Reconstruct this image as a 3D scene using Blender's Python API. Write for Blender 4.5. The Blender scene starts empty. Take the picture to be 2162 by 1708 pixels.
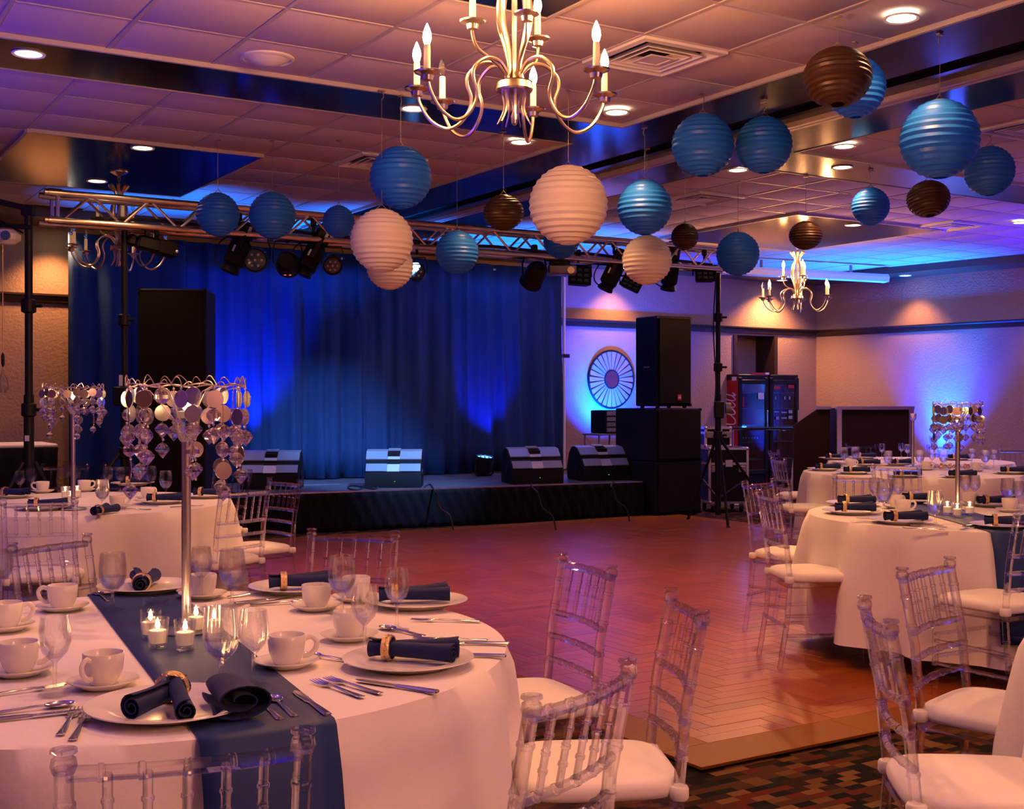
import bpy, math, random
from mathutils import Vector as V, Matrix
from math import sin, cos, pi, sqrt, atan2, radians as R
random.seed(7)
sc = bpy.context.scene
col = sc.collection

# ---------------------------------------------------------------- camera, exposure, world
H = 1.39                                   # eye height
F = 2580.0; CX, CY = 1081.0, 854.0         # focal length in pixels of the 2162x1708 frame
TILT = R(-.22)
cd = bpy.data.cameras.new('camera'); cam = bpy.data.objects.new('camera', cd); col.objects.link(cam)
cd.sensor_width = 36; cd.lens = F*36/2162; cd.clip_start = .05; cd.clip_end = 100
cam.location = (0, 0, H); cam.rotation_euler = (R(90)+TILT, 0, 0)
sc.camera = cam
vs = sc.view_settings
vs.view_transform = 'Standard'; vs.look = 'None'; vs.gamma = 1; vs.use_curve_mapping = False
vs.exposure = 0.0
w = bpy.data.worlds.new('world'); sc.world = w; w.use_nodes = True
w.node_tree.nodes['Background'].inputs[0].default_value = (.35, .2, .5, 1)
w.node_tree.nodes['Background'].inputs[1].default_value = .0
cy = sc.cycles
cy.max_bounces = 8; cy.diffuse_bounces = 3; cy.glossy_bounces = 3; cy.transmission_bounces = 7; cy.transparent_max_bounces = 20
cy.use_adaptive_sampling = True; cy.adaptive_threshold = .1; cy.adaptive_min_samples = 16
cy.caustics_reflective = False; cy.caustics_refractive = False
cy.sample_clamp_indirect = 4; cy.use_denoising = True
cy.blur_glossy = .5

# room axes: a runs along the stage, b away from us towards the stage wall
PHI = R(31.6)
def W(a, b, z=0): return V((a*cos(PHI)-b*sin(PHI), a*sin(PHI)+b*cos(PHI), z))
def AB(p): return (p.x*cos(PHI)+p.y*sin(PHI), -p.x*sin(PHI)+p.y*cos(PHI))
def ray(px, py):
    u = (px-CX)/F; v = (CY-py)/F
    return V((u, cos(TILT)-v*sin(TILT), v*cos(TILT)+sin(TILT)))
def G(px, py, z=0):                        # point of the horizontal plane z
    d = ray(px, py); return d*((z-H)/d.z)+V((0, 0, H))
def P(px, py, y):                          # point at depth y
    d = ray(px, py); return d*(y/d.y)+V((0, 0, H))
def PB(px, py, b, slope=0, a0=0):          # point of the wall plane b + slope*(a-a0)
    d = ray(px, py); da, db = AB(d)
    t = (b-slope*a0)/(db-slope*da)
    return d*t+V((0, 0, H))

def lamp(name, kind, loc, color, energy, size=.05, target=None, angle=60, blend=.5, parent=None):
    l = bpy.data.lights.new(name, kind); l.color = color; l.energy = energy
    if kind == 'AREA': l.shape = 'DISK'; l.size = size
    else: l.shadow_soft_size = size
    if kind == 'SPOT': l.spot_size = R(angle); l.spot_blend = blend
    o = bpy.data.objects.new(name, l); col.objects.link(o); o.location = loc
    if target is not None:
        o.rotation_euler = (V(target)-V(loc)).to_track_quat('-Z', 'Y').to_euler()
    o['kind'] = 'helper'
    if parent: o.parent = parent
    return o

WARM = (1, .40, .12); CAN = (1, .43, .15); BLUE = (.0, .035, 1); AZURE = (.0, .22, 1); DEEP = (.0, .03, 1); ICE = (.16, .4, 1)
K = 1.0
# LED uplights at walls and drape foot, stage pars on the truss; unseen blue fill added round the room
LIGHTS = [
 # name, kind, position, target, colour, watts, spot angle, blend, radius
 ('uplight_beam', 'SPOT', W(14.95, 12.35, .2), W(15.3, 12.35, 2.1), BLUE, 2600, 80, .9, .06),
 ('uplight_beam', 'SPOT', W(14.95, 12.35, .2), W(15.3, 12.35, 1.9), AZURE, 1700, 46, 1, .06),
 ('uplight_beam', 'SPOT', W(10.2, 13.8, .75), W(10.55, 14.45, 1.9), BLUE, 1900, 105, .9, .06),
 ('uplight_beam', 'SPOT', W(10.2, 13.8, .75), W(10.5, 14.45, 1.6), AZURE, 500, 70, 1, .06),
 ('uplight_beam', 'SPOT', W(8.2, 13.4, .62), W(8.2, 13.95, 1.5), DEEP, 220, 56, .7, .04),
 ('uplight_beam', 'SPOT', W(4.85, 13.2, .6), W(4.9, 13.95, 2.1), (0, .04, 1), 900, 58, .9, .06),
 ('uplight_beam', 'SPOT', W(3.5, 12.3, .8), W(3.5, 12.3, 3.39), (.0, .16, 1), 900, 56, .9, .06),
 ('uplight_beam', 'SPOT', W(5.9, 12.7, .7), W(5.9, 12.8, 3.39), (.0, .16, 1), 1700, 70, .9, .06),
 ('uplight_beam', 'SPOT', W(8.3, 12.7, .7), W(8.4, 12.8, 3.39), (.0, .16, 1), 1700, 70, .9, .06),
 ('uplight_beam', 'SPOT', W(14.4, 12.5, .7), W(13.7, 12.3, 3.39), (.0, .18, 1), 2200, 80, .9, .06),
 ('uplight_beam', 'SPOT', W(-3.6, 9.5, .3), W(-2.0, 8.6, 3.39), (.05, .03, 1), 1500, 80, .9, .1),
 ('uplight_beam', 'SPOT', W(-3.6, 4.0, .3), W(-2.0, 4.4, 3.39), (.10, .02, 1), 800, 110, .9, .1),
 ('uplight_beam', 'SPOT', W(15.4, 7.5, .3), W(14.4, 7.5, 3.39), (.06, .02, 1), 2600, 110, .9, .1),
 ('uplight_beam', 'SPOT', W(15.8, 2.5, .3), W(15.0, 2.5, 3.39), (.08, .02, 1), 1300, 110, .9, .1),
 ('uplight_beam', 'SPOT', W(3.0, -3.5, .3), W(3.0, -2.4, 3.39), (.10, .02, 1), 850, 120, .9, .1),
 ('uplight_beam', 'SPOT', W(9.0, -3.5, .3), W(9.0, -2.4, 3.39), (.10, .02, 1), 850, 120, .9, .1),
 ('wash_beam', 'SPOT', W(5.2, 10.2, 2.7), W(5.9, 13.7, .6), ICE, 1700, 40, .9, .06),
 ('wash_beam', 'SPOT', W(5.95, 10.15, 2.62), W(6.2, 12.8, .42), ICE, 900, 46, .9, .06),
]
for n, k, p, t, c, e, a, bl, rad in LIGHTS:
    lamp(n, k, p, c, e*K, rad, t, a, bl)
lamp('bulb_or_fill_lamp', 'POINT', W(2.6, -1.9, 2.6), WARM, 230*K, .35)     # warm fill added behind the camera, without a fixture
CAN_W = 68*K; BULB_W = 27*K

# ---------------------------------------------------------------- mesh helpers
class MB:
    def __init__(s): s.v = []; s.f = []
    def add(s, vs, fs, m=None):
        n = len(s.v)
        s.v += [(m @ V(p)) if m else V(p) for p in vs]
        s.f += [tuple(i+n for i in f) for f in fs]
        return s
    def box(s, c, d, m=None):
        x, y, z = d[0]/2, d[1]/2, d[2]/2; c = V(c)
        vs = [c+V((sx*x, sy*y, sz*z)) for sz in (-1, 1) for sy in (-1, 1) for sx in (-1, 1)]
        return s.add(vs, [(0, 2, 3, 1), (4, 5, 7, 6), (0, 1, 5, 4), (2, 6, 7, 3), (0, 4, 6, 2), (1, 3, 7, 5)], m)
    def rbox(s, c, d, r=.01, m=None):        # box with chamfered vertical and horizontal edges
        x, y, z = d[0]/2, d[1]/2, d[2]/2
        def loop(ins, zz):
            X, Y = x-ins, y-ins; k = r
            return [V(c)+V(p) for p in [(-X+k, -Y, zz), (X-k, -Y, zz), (X, -Y+k, zz), (X, Y-k, zz), (X-k, Y, zz), (-X+k, Y, zz), (-X, Y-k, zz), (-X, -Y+k, zz)]]
        return s.loops([loop(r, -z), loop(0, -z+r), loop(0, z-r), loop(r, z)], m=m)
    def loops(s, L, caps=True, close=False, m=None):   # skin a list of equal closed loops
        n = len(L[0]); vs = [p for l in L for p in l]; fs = []
        for i in range(len(L)-(0 if close else 1)):
            j = (i+1) % len(L)
            for k in range(n):
                q = (k+1) % n
                fs.append((i*n+k, i*n+q, j*n+q, j*n+k))
        if caps and not close:
            fs.append(tuple(reversed(range(n)))); fs.append(tuple(range((len(L)-1)*n, len(L)*n)))
        return s.add(vs, fs, m)
    def prism(s, poly, z0, z1, m=None):
        return s.loops([[V((x, y, z0)) for x, y in poly], [V((x, y, z1)) for x, y in poly]], m=m)
    def lathe(s, prof, n=24, m=None, caps=True):       # profile of (radius, z)
        L = [[V((max(r, 1e-4)*cos(2*pi*k/n), max(r, 1e-4)*sin(2*pi*k/n), z)) for k in range(n)] for r, z in prof]
        return s.loops(L, caps=caps, m=m)
    def tube(s, pts, r, n=8, closed=False, m=None, flat=1.0):
        pts = [V(p) for p in pts]; N = len(pts); L = []; up = None
        for i, p in enumerate(pts):
            a = pts[i-1] if (i or closed) else pts[0]
            b = pts[(i+1) % N] if (i < N-1 or closed) else pts[-1]
            t = (b-a).normalized() if (b-a).length > 1e-9 else V((0, 0, 1))
            if up is None: up = V((0, 0, 1)) if abs(t.z) < .9 else V((1, 0, 0))
            x = t.cross(up); x = x.normalized() if x.length > 1e-6 else t.orthogonal().normalized()
            y = x.cross(t).normalized(); up = y
            rr = r[i] if isinstance(r, (list, tuple)) else r
            L.append([p+(x*cos(2*pi*k/n)+y*sin(2*pi*k/n)*flat)*rr for k in range(n)])
        return s.loops(L, caps=not closed, close=closed, m=m)
    def ball(s, c, r, n=12, k=8, sz=1.0):
        return s.lathe([(r*sin(pi*i/k), c[2]-r*sz*cos(pi*i/k)) for i in range(k+1)], n, Matrix.Translation((c[0], c[1], 0)))
    def mesh(s, name, mat, sharp=35):
        me = bpy.data.meshes.new(name); me.from_pydata(s.v, [], s.f); me.validate()
        import bmesh
        bm = bmesh.new(); bm.from_mesh(me)
        bmesh.ops.remove_doubles(bm, verts=bm.verts, dist=2e-5)
        bmesh.ops.recalc_face_normals(bm, faces=bm.faces); bm.to_mesh(me); bm.free()
        me.materials.append(mat)
        if sharp:
            me.shade_smooth(); me.set_sharp_from_angle(angle=R(sharp))
        return me
    def build(s, name, mat, parent=None, loc=(0, 0, 0), rz=0, sharp=35):
        return place(name, s.mesh(name, mat, sharp), parent, loc, rz)

def place(name, me, parent=None, loc=(0, 0, 0), rz=0, rot=None):
    o = bpy.data.objects.new(name, me); col.objects.link(o)
    o.location = loc; o.rotation_euler = rot if rot else (0, 0, rz)
    if parent: o.parent = parent
    return o
def tag(o, label=None, cat=None, group=None, kind=None):
    if label: o['label'] = label
    if cat: o['category'] = cat
    if group: o['group'] = group
    if kind: o['kind'] = kind
    return o
def thing(name, label, cat, loc=(0, 0, 0), rz=0, group=None):
    o = bpy.data.objects.new(name, None); col.objects.link(o); o.empty_display_size = .1
    o.location = loc; o.rotation_euler = (0, 0, rz)
    return tag(o, label, cat, group)
def copy_tree(o, parent=None):
    kids = list(o.children)
    c = o.copy(); col.objects.link(c)
    c.parent = parent
    for k in kids: copy_tree(k, c)
    return c
def dup(o, loc, rz, label, group=None, scale=None, cat=None):
    c = copy_tree(o); c.location = loc; c.rotation_euler = (0, 0, rz)
    tag(c, label, cat, group)
    if scale: c.scale = scale
    return c
def arc(c, r, a0, a1, n, z=0): return [V((c[0]+r*cos(a0+(a1-a0)*i/n), c[1]+r*sin(a0+(a1-a0)*i/n), z)) for i in range(n+1)]
def smooth(pts, n=6):                       # Catmull-Rom through points
    pts = [V(p) for p in pts]; out = []
    for i in range(len(pts)-1):
        p0 = pts[max(i-1, 0)]; p1 = pts[i]; p2 = pts[i+1]; p3 = pts[min(i+2, len(pts)-1)]
        for k in range(n):
            t = k/n
            out.append(.5*((2*p1)+(p2-p0)*t+(2*p0-5*p1+4*p2-p3)*t*t+(3*p1-p0-3*p2+p3)*t**3))
    return out+[pts[-1]]

# ---------------------------------------------------------------- materials
def nt(name):
    m = bpy.data.materials.new(name); m.use_nodes = True
    t = m.node_tree; b = t.nodes['Principled BSDF']
    return m, t, b
def N(t, typ, **kw):
    n = t.nodes.new(typ)
    for k, v in kw.items():
        if k in n.inputs: n.inputs[k].default_value = v
        else: setattr(n, k, v)
    return n
def mat(name, c, rough=.5, metal=0, spec=.5, emit=None, es=0, noise=0, nscale=8, bump=0, bscale=60, sheen=0):
    m, t, b = nt(name)
    b.inputs['Base Color'].default_value = (*c, 1); b.inputs['Roughness'].default_value = rough
    b.inputs['Metallic'].default_value = metal; b.inputs['Specular IOR Level'].default_value = spec
    if sheen: b.inputs['Sheen Weight'].default_value = sheen
    if emit: b.inputs['Emission Color'].default_value = (*emit, 1); b.inputs['Emission Strength'].default_value = es
    if noise or bump: tc = N(t, 'ShaderNodeTexCoord')
    if noise:
        nz = N(t, 'ShaderNodeTexNoise', Scale=nscale, Detail=4.0); t.links.new(tc.outputs['Object'], nz.inputs['Vector'])
        mx = N(t, 'ShaderNodeMix', data_type='RGBA')
        mx.inputs[6].default_value = (*[x*(1-noise) for x in c], 1); mx.inputs[7].default_value = (*[min(1, x*(1+noise)) for x in c], 1)
        t.links.new(nz.outputs['Fac'], mx.inputs[0]); t.links.new(mx.outputs[2], b.inputs['Base Color'])
    if bump:
        nb = N(t, 'ShaderNodeTexNoise', Scale=bscale, Detail=3.0); t.links.new(tc.outputs['Object'], nb.inputs['Vector'])
        bp = N(t, 'ShaderNodeBump', Strength=bump, Distance=.02)
        t.links.new(nb.outputs['Fac'], bp.inputs['Height']); t.links.new(bp.outputs['Normal'], b.inputs['Normal'])
    return m
def emis(name, c, s):
    m = bpy.data.materials.new(name); m.use_nodes = True; t = m.node_tree; t.nodes.clear()
    e = N(t, 'ShaderNodeEmission'); e.inputs[0].default_value = (*c, 1); e.inputs[1].default_value = s
    o = N(t, 'ShaderNodeOutputMaterial'); t.links.new(e.outputs[0], o.inputs[0]); return m
def glass(name, tint=(1, 1, 1), ior=1.45, clear=.45, rough=0):
    m = bpy.data.materials.new(name); m.use_nodes = True; t = m.node_tree; t.nodes.clear()
    g = N(t, 'ShaderNodeBsdfGlass', IOR=ior, Roughness=rough); g.inputs[0].default_value = (*tint, 1)
    tr = N(t, 'ShaderNodeBsdfTransparent'); tr.inputs[0].default_value = (*tint, 1)
    mx = N(t, 'ShaderNodeMixShader'); mx.inputs[0].default_value = clear
    o = N(t, 'ShaderNodeOutputMaterial')
    t.links.new(g.outputs[0], mx.inputs[1]); t.links.new(tr.outputs[0], mx.inputs[2]); t.links.new(mx.outputs[0], o.inputs[0])
    return m
def thin(name, tint=(.95, .95, 1), k=.9, rough=.03):     # thin clear sheet: see-through with a sheen at grazing angles
    m = bpy.data.materials.new(name); m.use_nodes = True; t = m.node_tree; t.nodes.clear()
    g = N(t, 'ShaderNodeBsdfGlossy', Roughness=rough); tr = N(t, 'ShaderNodeBsdfTransparent'); tr.inputs[0].default_value = (*tint, 1)
    lw = N(t, 'ShaderNodeLayerWeight', Blend=.25); mt = N(t, 'ShaderNodeMath', operation='MULTIPLY'); mt.inputs[1].default_value = k
    mx = N(t, 'ShaderNodeMixShader'); o = N(t, 'ShaderNodeOutputMaterial')
    t.links.new(lw.outputs['Fresnel'], mt.inputs[0]); t.links.new(mt.outputs[0], mx.inputs[0])
    t.links.new(tr.outputs[0], mx.inputs[1]); t.links.new(g.outputs[0], mx.inputs[2]); t.links.new(mx.outputs[0], o.inputs[0])
    return m
def fabric(name, c, rough=.85, scale=700, bump=.15, sheen=.2):
    m, t, b = nt(name); b.inputs['Base Color'].default_value = (*c, 1); b.inputs['Roughness'].default_value = rough
    b.inputs['Specular IOR Level'].default_value = .25; b.inputs['Sheen Weight'].default_value = sheen
    tc = N(t, 'ShaderNodeTexCoord'); w1 = N(t, 'ShaderNodeTexNoise', Scale=scale/14, Detail=3.0)
    w2 = N(t, 'ShaderNodeTexNoise', Scale=5.0, Detail=3.0)
    ad = N(t, 'ShaderNodeMath', operation='MULTIPLY_ADD'); ad.inputs[1].default_value = .25
    bp = N(t, 'ShaderNodeBump', Strength=bump, Distance=.03)
    t.links.new(tc.outputs['Object'], w1.inputs['Vector']); t.links.new(tc.outputs['Object'], w2.inputs['Vector'])
    t.links.new(w1.outputs['Fac'], ad.inputs[0]); t.links.new(w2.outputs['Fac'], ad.inputs[2])
    t.links.new(ad.outputs[0], bp.inputs['Height']); t.links.new(bp.outputs['Normal'], b.inputs['Normal'])
    return m
def wood(name, c1, c2, rough=.36, along=0, coat=.05, sp=.2):
    m, t, b = nt(name); tc = N(t, 'ShaderNodeTexCoord'); mp = N(t, 'ShaderNodeMapping')
    mp.inputs['Scale'].default_value = (4, 60, 10) if along == 0 else (60, 4, 10)
    nz = N(t, 'ShaderNodeTexNoise', Scale=1.5, Detail=6.0, Distortion=1.2)
    oi = N(t, 'ShaderNodeObjectInfo'); ge = N(t, 'ShaderNodeNewGeometry')
    ad = N(t, 'ShaderNodeMath', operation='ADD'); fr = N(t, 'ShaderNodeMath', operation='FRACT')
    t.links.new(oi.outputs['Random'], ad.inputs[0]); t.links.new(ge.outputs['Random Per Island'], ad.inputs[1]); t.links.new(ad.outputs[0], fr.inputs[0])
    m2 = N(t, 'ShaderNodeMath', operation='MULTIPLY_ADD'); m2.inputs[1].default_value = .55
    m3 = N(t, 'ShaderNodeMath', operation='MULTIPLY'); m3.inputs[1].default_value = .55
    rp = N(t, 'ShaderNodeMix', data_type='RGBA'); rp.inputs[6].default_value = (*c1, 1); rp.inputs[7].default_value = (*c2, 1)
    t.links.new(tc.outputs['Object'], mp.inputs[0]); t.links.new(mp.outputs[0], nz.inputs['Vector'])
    t.links.new(fr.outputs[0], m3.inputs[0]); t.links.new(nz.outputs['Fac'], m2.inputs[0]); t.links.new(m3.outputs[0], m2.inputs[2])
    t.links.new(m2.outputs[0], rp.inputs[0]); t.links.new(rp.outputs[2], b.inputs['Base Color'])
    b.inputs['Roughness'].default_value = rough; b.inputs['Specular IOR Level'].default_value = sp; b.inputs['Coat Weight'].default_value = coat; b.inputs['Coat Roughness'].default_value = .15
    return m

M = {}
M['cloth'] = fabric('white_table_linen', (.83, .78, .74), .9)
M['seat'] = fabric('white_cushion_cover', (.85, .8, .75), .75, bump=.08)
M['navy'] = fabric('navy_satin', (.009, .016, .09), .7, sheen=.05)
M['runner'] = fabric('blue_runner_satin', (.012, .034, .14), .55, bump=.1, sheen=.05)
M['drape'] = fabric('dark_blue_drape', (.012, .042, .125), .8, bump=.25, sheen=.0)
M['skirt'] = fabric('black_skirt_cloth', (.005, .005, .007), .9, sheen=0)
M['acrylic'] = glass('clear_resin', (.985, .975, 1), 1.38, .6)
M['glass'] = glass('clear_glass', (1, 1, 1), 1.4, .74)
M['crystal'] = glass('cut_crystal', (1, .96, .97), 1.6, .25)
M['china'] = mat('white_china', (.82, .78, .73), .18, 0, .5)
M['steel'] = mat('cutlery_steel', (.75, .72, .7), .18, 1)
M['silver'] = mat('brushed_silver', (.72, .69, .66), .28, 1)
M['mirror'] = mat('mirror_glass', (.9, .9, .92), .03, 1)
M['petal'] = mat('aged_mirror_glass', (.8, .8, .84), .38, .85)
M['disc'] = mat('satin_mirror_disc', (.75, .7, .68), .22, 1)
M['gold'] = mat('gold_ring', (.85, .58, .25), .25, 1, bump=.4, bscale=300)
M['champagne'] = mat('champagne_metal', (.72, .6, .46), .3, 1)
M['sleeve'] = mat('ivory_candle_sleeve', (.85, .72, .5), .5, emit=(1, .5, .18), es=.25)  # faint warm glow put into the sleeve as emission
M['bulb'] = emis('lit_bulb', (1, .72, .38), 26)
M['dead'] = glass('unlit_bulb_glass', (1, .97, .9), 1.4, .5)
M['can'] = emis('lit_can', (1, .8, .5), 16)
M['flame'] = emis('candle_flame', (1, .68, .3), 22)
M['wax'] = mat('white_wax', (.9, .8, .72), .5, emit=(1, .5, .28), es=.22)  # flame-lit glow put into the wax as emission
M['wick'] = mat('burnt_wick', (.02, .015, .01), .9)
M['tile'] = mat('ceiling_tile_board', (.60, .50, .52), .95, spec=.1, noise=.05, nscale=30, bump=.12, bscale=220)
M['tbar'] = mat('white_grid_metal', (.5, .44, .43), .5)
M['beam'] = mat('dark_lacquer', (.004, .003, .005), .15, spec=.75, bump=.03, bscale=6)
M['soffit'] = mat('brown_soffit', (.06, .03, .015), .35)
M['railm'] = mat('pale_track_rail', (.5, .42, .45), .4)
M['white'] = mat('white_plastic', (.75, .72, .7), .45)
M['wall'] = mat('beige_wallpaper', (.36, .235, .175), .8, spec=.2, noise=.06, nscale=3, bump=.35, bscale=35)
M['trim'] = mat('dark_wood_trim', (.035, .018, .012), .35)
M['black'] = mat('black_paint', (.006, .006, .007), .5, spec=.25)
M['grille'] = mat('black_grille', (.004, .004, .005), .7, spec=.15, bump=.5, bscale=500)
M['box'] = mat('black_textured_cabinet', (.006, .006, .008), .6, spec=.18, bump=.3, bscale=250)
M['wedge'] = mat('grey_wedge_panel', (.28, .33, .38), .42, .3)
M['wedge2'] = mat('pale_wedge_panel', (.62, .68, .72), .4, .3)
M['stage'] = mat('scuffed_stage_deck', (.10, .11, .13), .35, noise=.5, nscale=5)
M['alu'] = mat('truss_aluminium', (.78, .74, .72), .3, 1)
M['red'] = mat('red_vinyl', (.42, .008, .012), .4)
M['script'] = mat('white_lettering', (.75, .75, .82), .5)
M['redled'] = emis('red_display', (1, .03, .02), 6)
M['green'] = emis('green_led', (.2, 1, .1), 1.5)
M['blueled'] = emis('blue_led', (.05, .25, 1), 9)
M['paper_blue'] = None
M['lens'] = mat('lamp_lens', (.05, .1, .14), .1, spec=.8)
M['darkwood'] = mat('dark_bar_panel', (.02, .007, .009), .65, spec=.2)
M['rubber'] = mat('black_rubber', (.01, .01, .01), .7)
M['wire'] = mat('thin_wire', (.35, .28, .2), .4, .6)
M['cable'] = mat('black_cable', (.012, .014, .02), .5)
M['grey'] = mat('grey_metal', (.3, .28, .3), .4, .6)

def paper(name, c, tl=.45, glow=None):
    m = bpy.data.materials.new(name); m.use_nodes = True; t = m.node_tree; t.nodes.clear()
    d = N(t, 'ShaderNodeBsdfPrincipled', Roughness=.42); d.inputs['Base Color'].default_value = (*c, 1)
    tr = N(t, 'ShaderNodeBsdfTranslucent'); tr.inputs[0].default_value = (*c, 1)
    mx = N(t, 'ShaderNodeMixShader'); mx.inputs[0].default_value = tl; o = N(t, 'ShaderNodeOutputMaterial')
    t.links.new(d.outputs[0], mx.inputs[1]); t.links.new(tr.outputs[0], mx.inputs[2]); t.links.new(mx.outputs[0], o.inputs[0])
    return m
M['paper_blue'] = paper('blue_lantern_paper', (.015, .18, .80), .25)
M['paper_white'] = paper('white_lantern_paper', (.98, .90, .85), .22)
M['paper_brown'] = paper('brown_lantern_paper', (.055, .02, .006), .2)

def carpet():
    m, t, b = nt('patterned_carpet'); b.inputs['Roughness'].default_value = .95; b.inputs['Specular IOR Level'].default_value = .1
    tc = N(t, 'ShaderNodeTexCoord'); sp = N(t, 'ShaderNodeSeparateXYZ'); t.links.new(tc.outputs['Object'], sp.inputs[0])
    def mth(op, a, bb=None, c=None):
        n = N(t, 'ShaderNodeMath', operation=op)
        for i, v in enumerate((a, bb, c)):
            if v is None: continue
            if isinstance(v, (int, float)): n.inputs[i].default_value = v
            else: t.links.new(v, n.inputs[i])
        return n.outputs[0]
    yy = mth('MULTIPLY', sp.outputs['Y'], 1/.042); row = mth('FLOOR', yy)
    off = mth('FRACT', mth('MULTIPLY', mth('SINE', mth('MULTIPLY', row, 12.9898)), 437.5))
    xx = mth('FLOOR', mth('ADD', mth('MULTIPLY', sp.outputs['X'], 1/.085), off))
    cb = N(t, 'ShaderNodeCombineXYZ'); t.links.new(xx, cb.inputs[0]); t.links.new(row, cb.inputs[1])
    wn = N(t, 'ShaderNodeTexWhiteNoise', noise_dimensions='2D'); t.links.new(cb.outputs[0], wn.inputs['Vector'])
    cr = N(t, 'ShaderNodeValToRGB'); r = cr.color_ramp; r.interpolation = 'CONSTANT'
    cols = [(.008, .006, .006), (.07, .028, .012), (.012, .014, .008), (.10, .018, .010), (.13, .06, .02), (.03, .012, .008), (.17, .085, .03)]
    pos = [0, .18, .36, .48, .62, .74, .88]
    while len(r.elements) < len(cols): r.elements.new(.5)
    for e, p, c in zip(r.elements, pos, cols): e.position = p; e.color = (*c, 1)
    t.links.new(wn.outputs['Value'], cr.inputs[0]); t.links.new(cr.outputs[0], b.inputs['Base Color'])
    nb = N(t, 'ShaderNodeTexNoise', Scale=400.0); bp = N(t, 'ShaderNodeBump', Strength=.5, Distance=.01)
    t.links.new(tc.outputs['Object'], nb.inputs['Vector']); t.links.new(nb.outputs['Fac'], bp.inputs['Height']); t.links.new(bp.outputs['Normal'], b.inputs['Normal'])
    return m
M['carpet'] = carpet()
M['parquet'] = wood('parquet_oak', (.20, .040, .008), (.36, .092, .017), .34)
M['border'] = wood('border_oak', (.20, .066, .009), (.26, .092, .014), .5, coat=.0, sp=.08)

# ================================================================ THE ROOM
CEIL = 3.39
def bw(a): return 14.07+.0492*(a-2.2)               # back wall line
def aw(b): return 15.0+.1305*(14.7-b)               # right wall line
def onwall(px):                                      # (a, b) where the pixel column meets the back wall
    p = PB(px, 800, bw(0), .0492, 0); return AB(p)
def struct(name, mb, m, parent=None, sharp=35):
    o = mb.build(name, m, parent, (0, 0, 0), PHI if parent is None else 0, sharp)
    if parent is None: o['kind'] = 'structure'
    return o
TH = .15
floor = struct('floor', MB().prism([(-4, -4), (aw(-4)+.2, -4), (15.2, bw(15)+.9), (-4, bw(-4)+.9)], -.1, 0), M['carpet'])
ceiling = struct('ceiling', MB().prism([(-4, -4), (aw(-4)+.2, -4), (15.2, bw(15)+.9), (-4, bw(-4)+.9)], CEIL+.05, CEIL+.2), M['tile'])
n0, n1 = onwall(1548)[0], onwall(1640)[0]
def seg(mb, a0, a1, z0, z1, d0=0, d1=TH):
    mb.prism([(a0, bw(a0)+d0), (a1, bw(a1)+d0), (a1, bw(a1)+d1), (a0, bw(a0)+d1)], z0, z1)
mb = MB(); seg(mb, -4, n0, 0, CEIL+.05); seg(mb, n0, n1, 2.42, CEIL+.05); seg(mb, n1, 15.0, 0, CEIL+.05)
seg(mb, n0-.1, n1+.1, 0, CEIL+.05, .42, .42+TH)
wall_back = struct('wall_back', mb, M['wall'])
mb = MB(); mb.prism([(aw(14.7), 14.7+.25), (aw(14.7), 14.7), (aw(-4), -4), (aw(-4)+TH, -4), (aw(14.7)+TH, 14.7+.25)], 0, CEIL+.05)
struct('wall_right', mb, M['wall'])
struct('wall_left', MB().prism([(-4-TH, -4), (-4, -4), (-4, bw(-4)), (-4-TH, bw(-4))], 0, CEIL+.05), M['wall'])
struct('wall_front', MB().prism([(-4, -4-TH), (aw(-4), -4-TH), (aw(-4), -4), (-4, -4)], 0, CEIL+.05), M['wall'])
# niche linings of dark wood
mb = MB(); seg(mb, n0, n0+.07, 0, 2.42, -.02, .42); struct('trim_1', mb, M['trim'])
mb = MB(); seg(mb, n1-.07, n1, 0, 2.42, -.02, .42); struct('trim_2', mb, M['trim'])
# chair rail: a stepped moulding on the back and right walls
def rail(mb, pts, nrm, z):
    prof = [(0, z-.055), (.018, z-.055), (.03, z-.03), (.03, z+.015), (.055, z+.03), (.055, z+.05), (0, z+.055)]
    mb.loops([[V((p[0]+n[0]*d, p[1]+n[1]*d, zz)) for d, zz in prof] for p, n in zip(pts, nrm)])
mb = MB(); rail(mb, [(-4, bw(-4)), (14.97, bw(14.97))], [(0, -1)]*2, 2.5); struct('trim_3', mb, M['trim'])
mb = MB(); rail(mb, [(aw(14.66), 14.66), (aw(-4), -4)], [(-1, 0)]*2, 2.5); struct('trim_4', mb, M['trim'])
def skirting(mb, pts, nrm):
    prof = [(0, 0), (.02, 0), (.02, .1), (.01, .13), (0, .13)]
    mb.loops([[V((p[0]+n[0]*d, p[1]+n[1]*d, zz)) for d, zz in prof] for p, n in zip(pts, nrm)])
for k, (x0, x1) in enumerate(((-4, n0), (n1, 14.97))):
    mb = MB(); skirting(mb, [(x0, bw(x0)), (x1, bw(x1))], [(0, -1)]*2); struct('baseboard_back' if k == 0 else 'baseboard_corner', mb, M['trim'])
mb = MB(); skirting(mb, [(aw(14.66), 14.66), (aw(-4), -4)], [(-1, 0)]*2); struct('baseboard_right', mb, M['trim'])
# soffit of dark brown board along the back and right walls
mb = MB(); mb.prism([(-4, bw(-4)-.72), (14.25, bw(14.25)-.72), (14.25, bw(14.25)), (-4, bw(-4))], 3.29, CEIL+.04); struct('trim_5', mb, M['soffit'])
mb = MB(); mb.prism([(aw(14.7)-.75, 14.66), (aw(-4)-.75, -4), (aw(-4), -4), (aw(14.7), 14.66)], 3.29, CEIL+.04); struct('trim_6', mb, M['soffit'])

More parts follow.
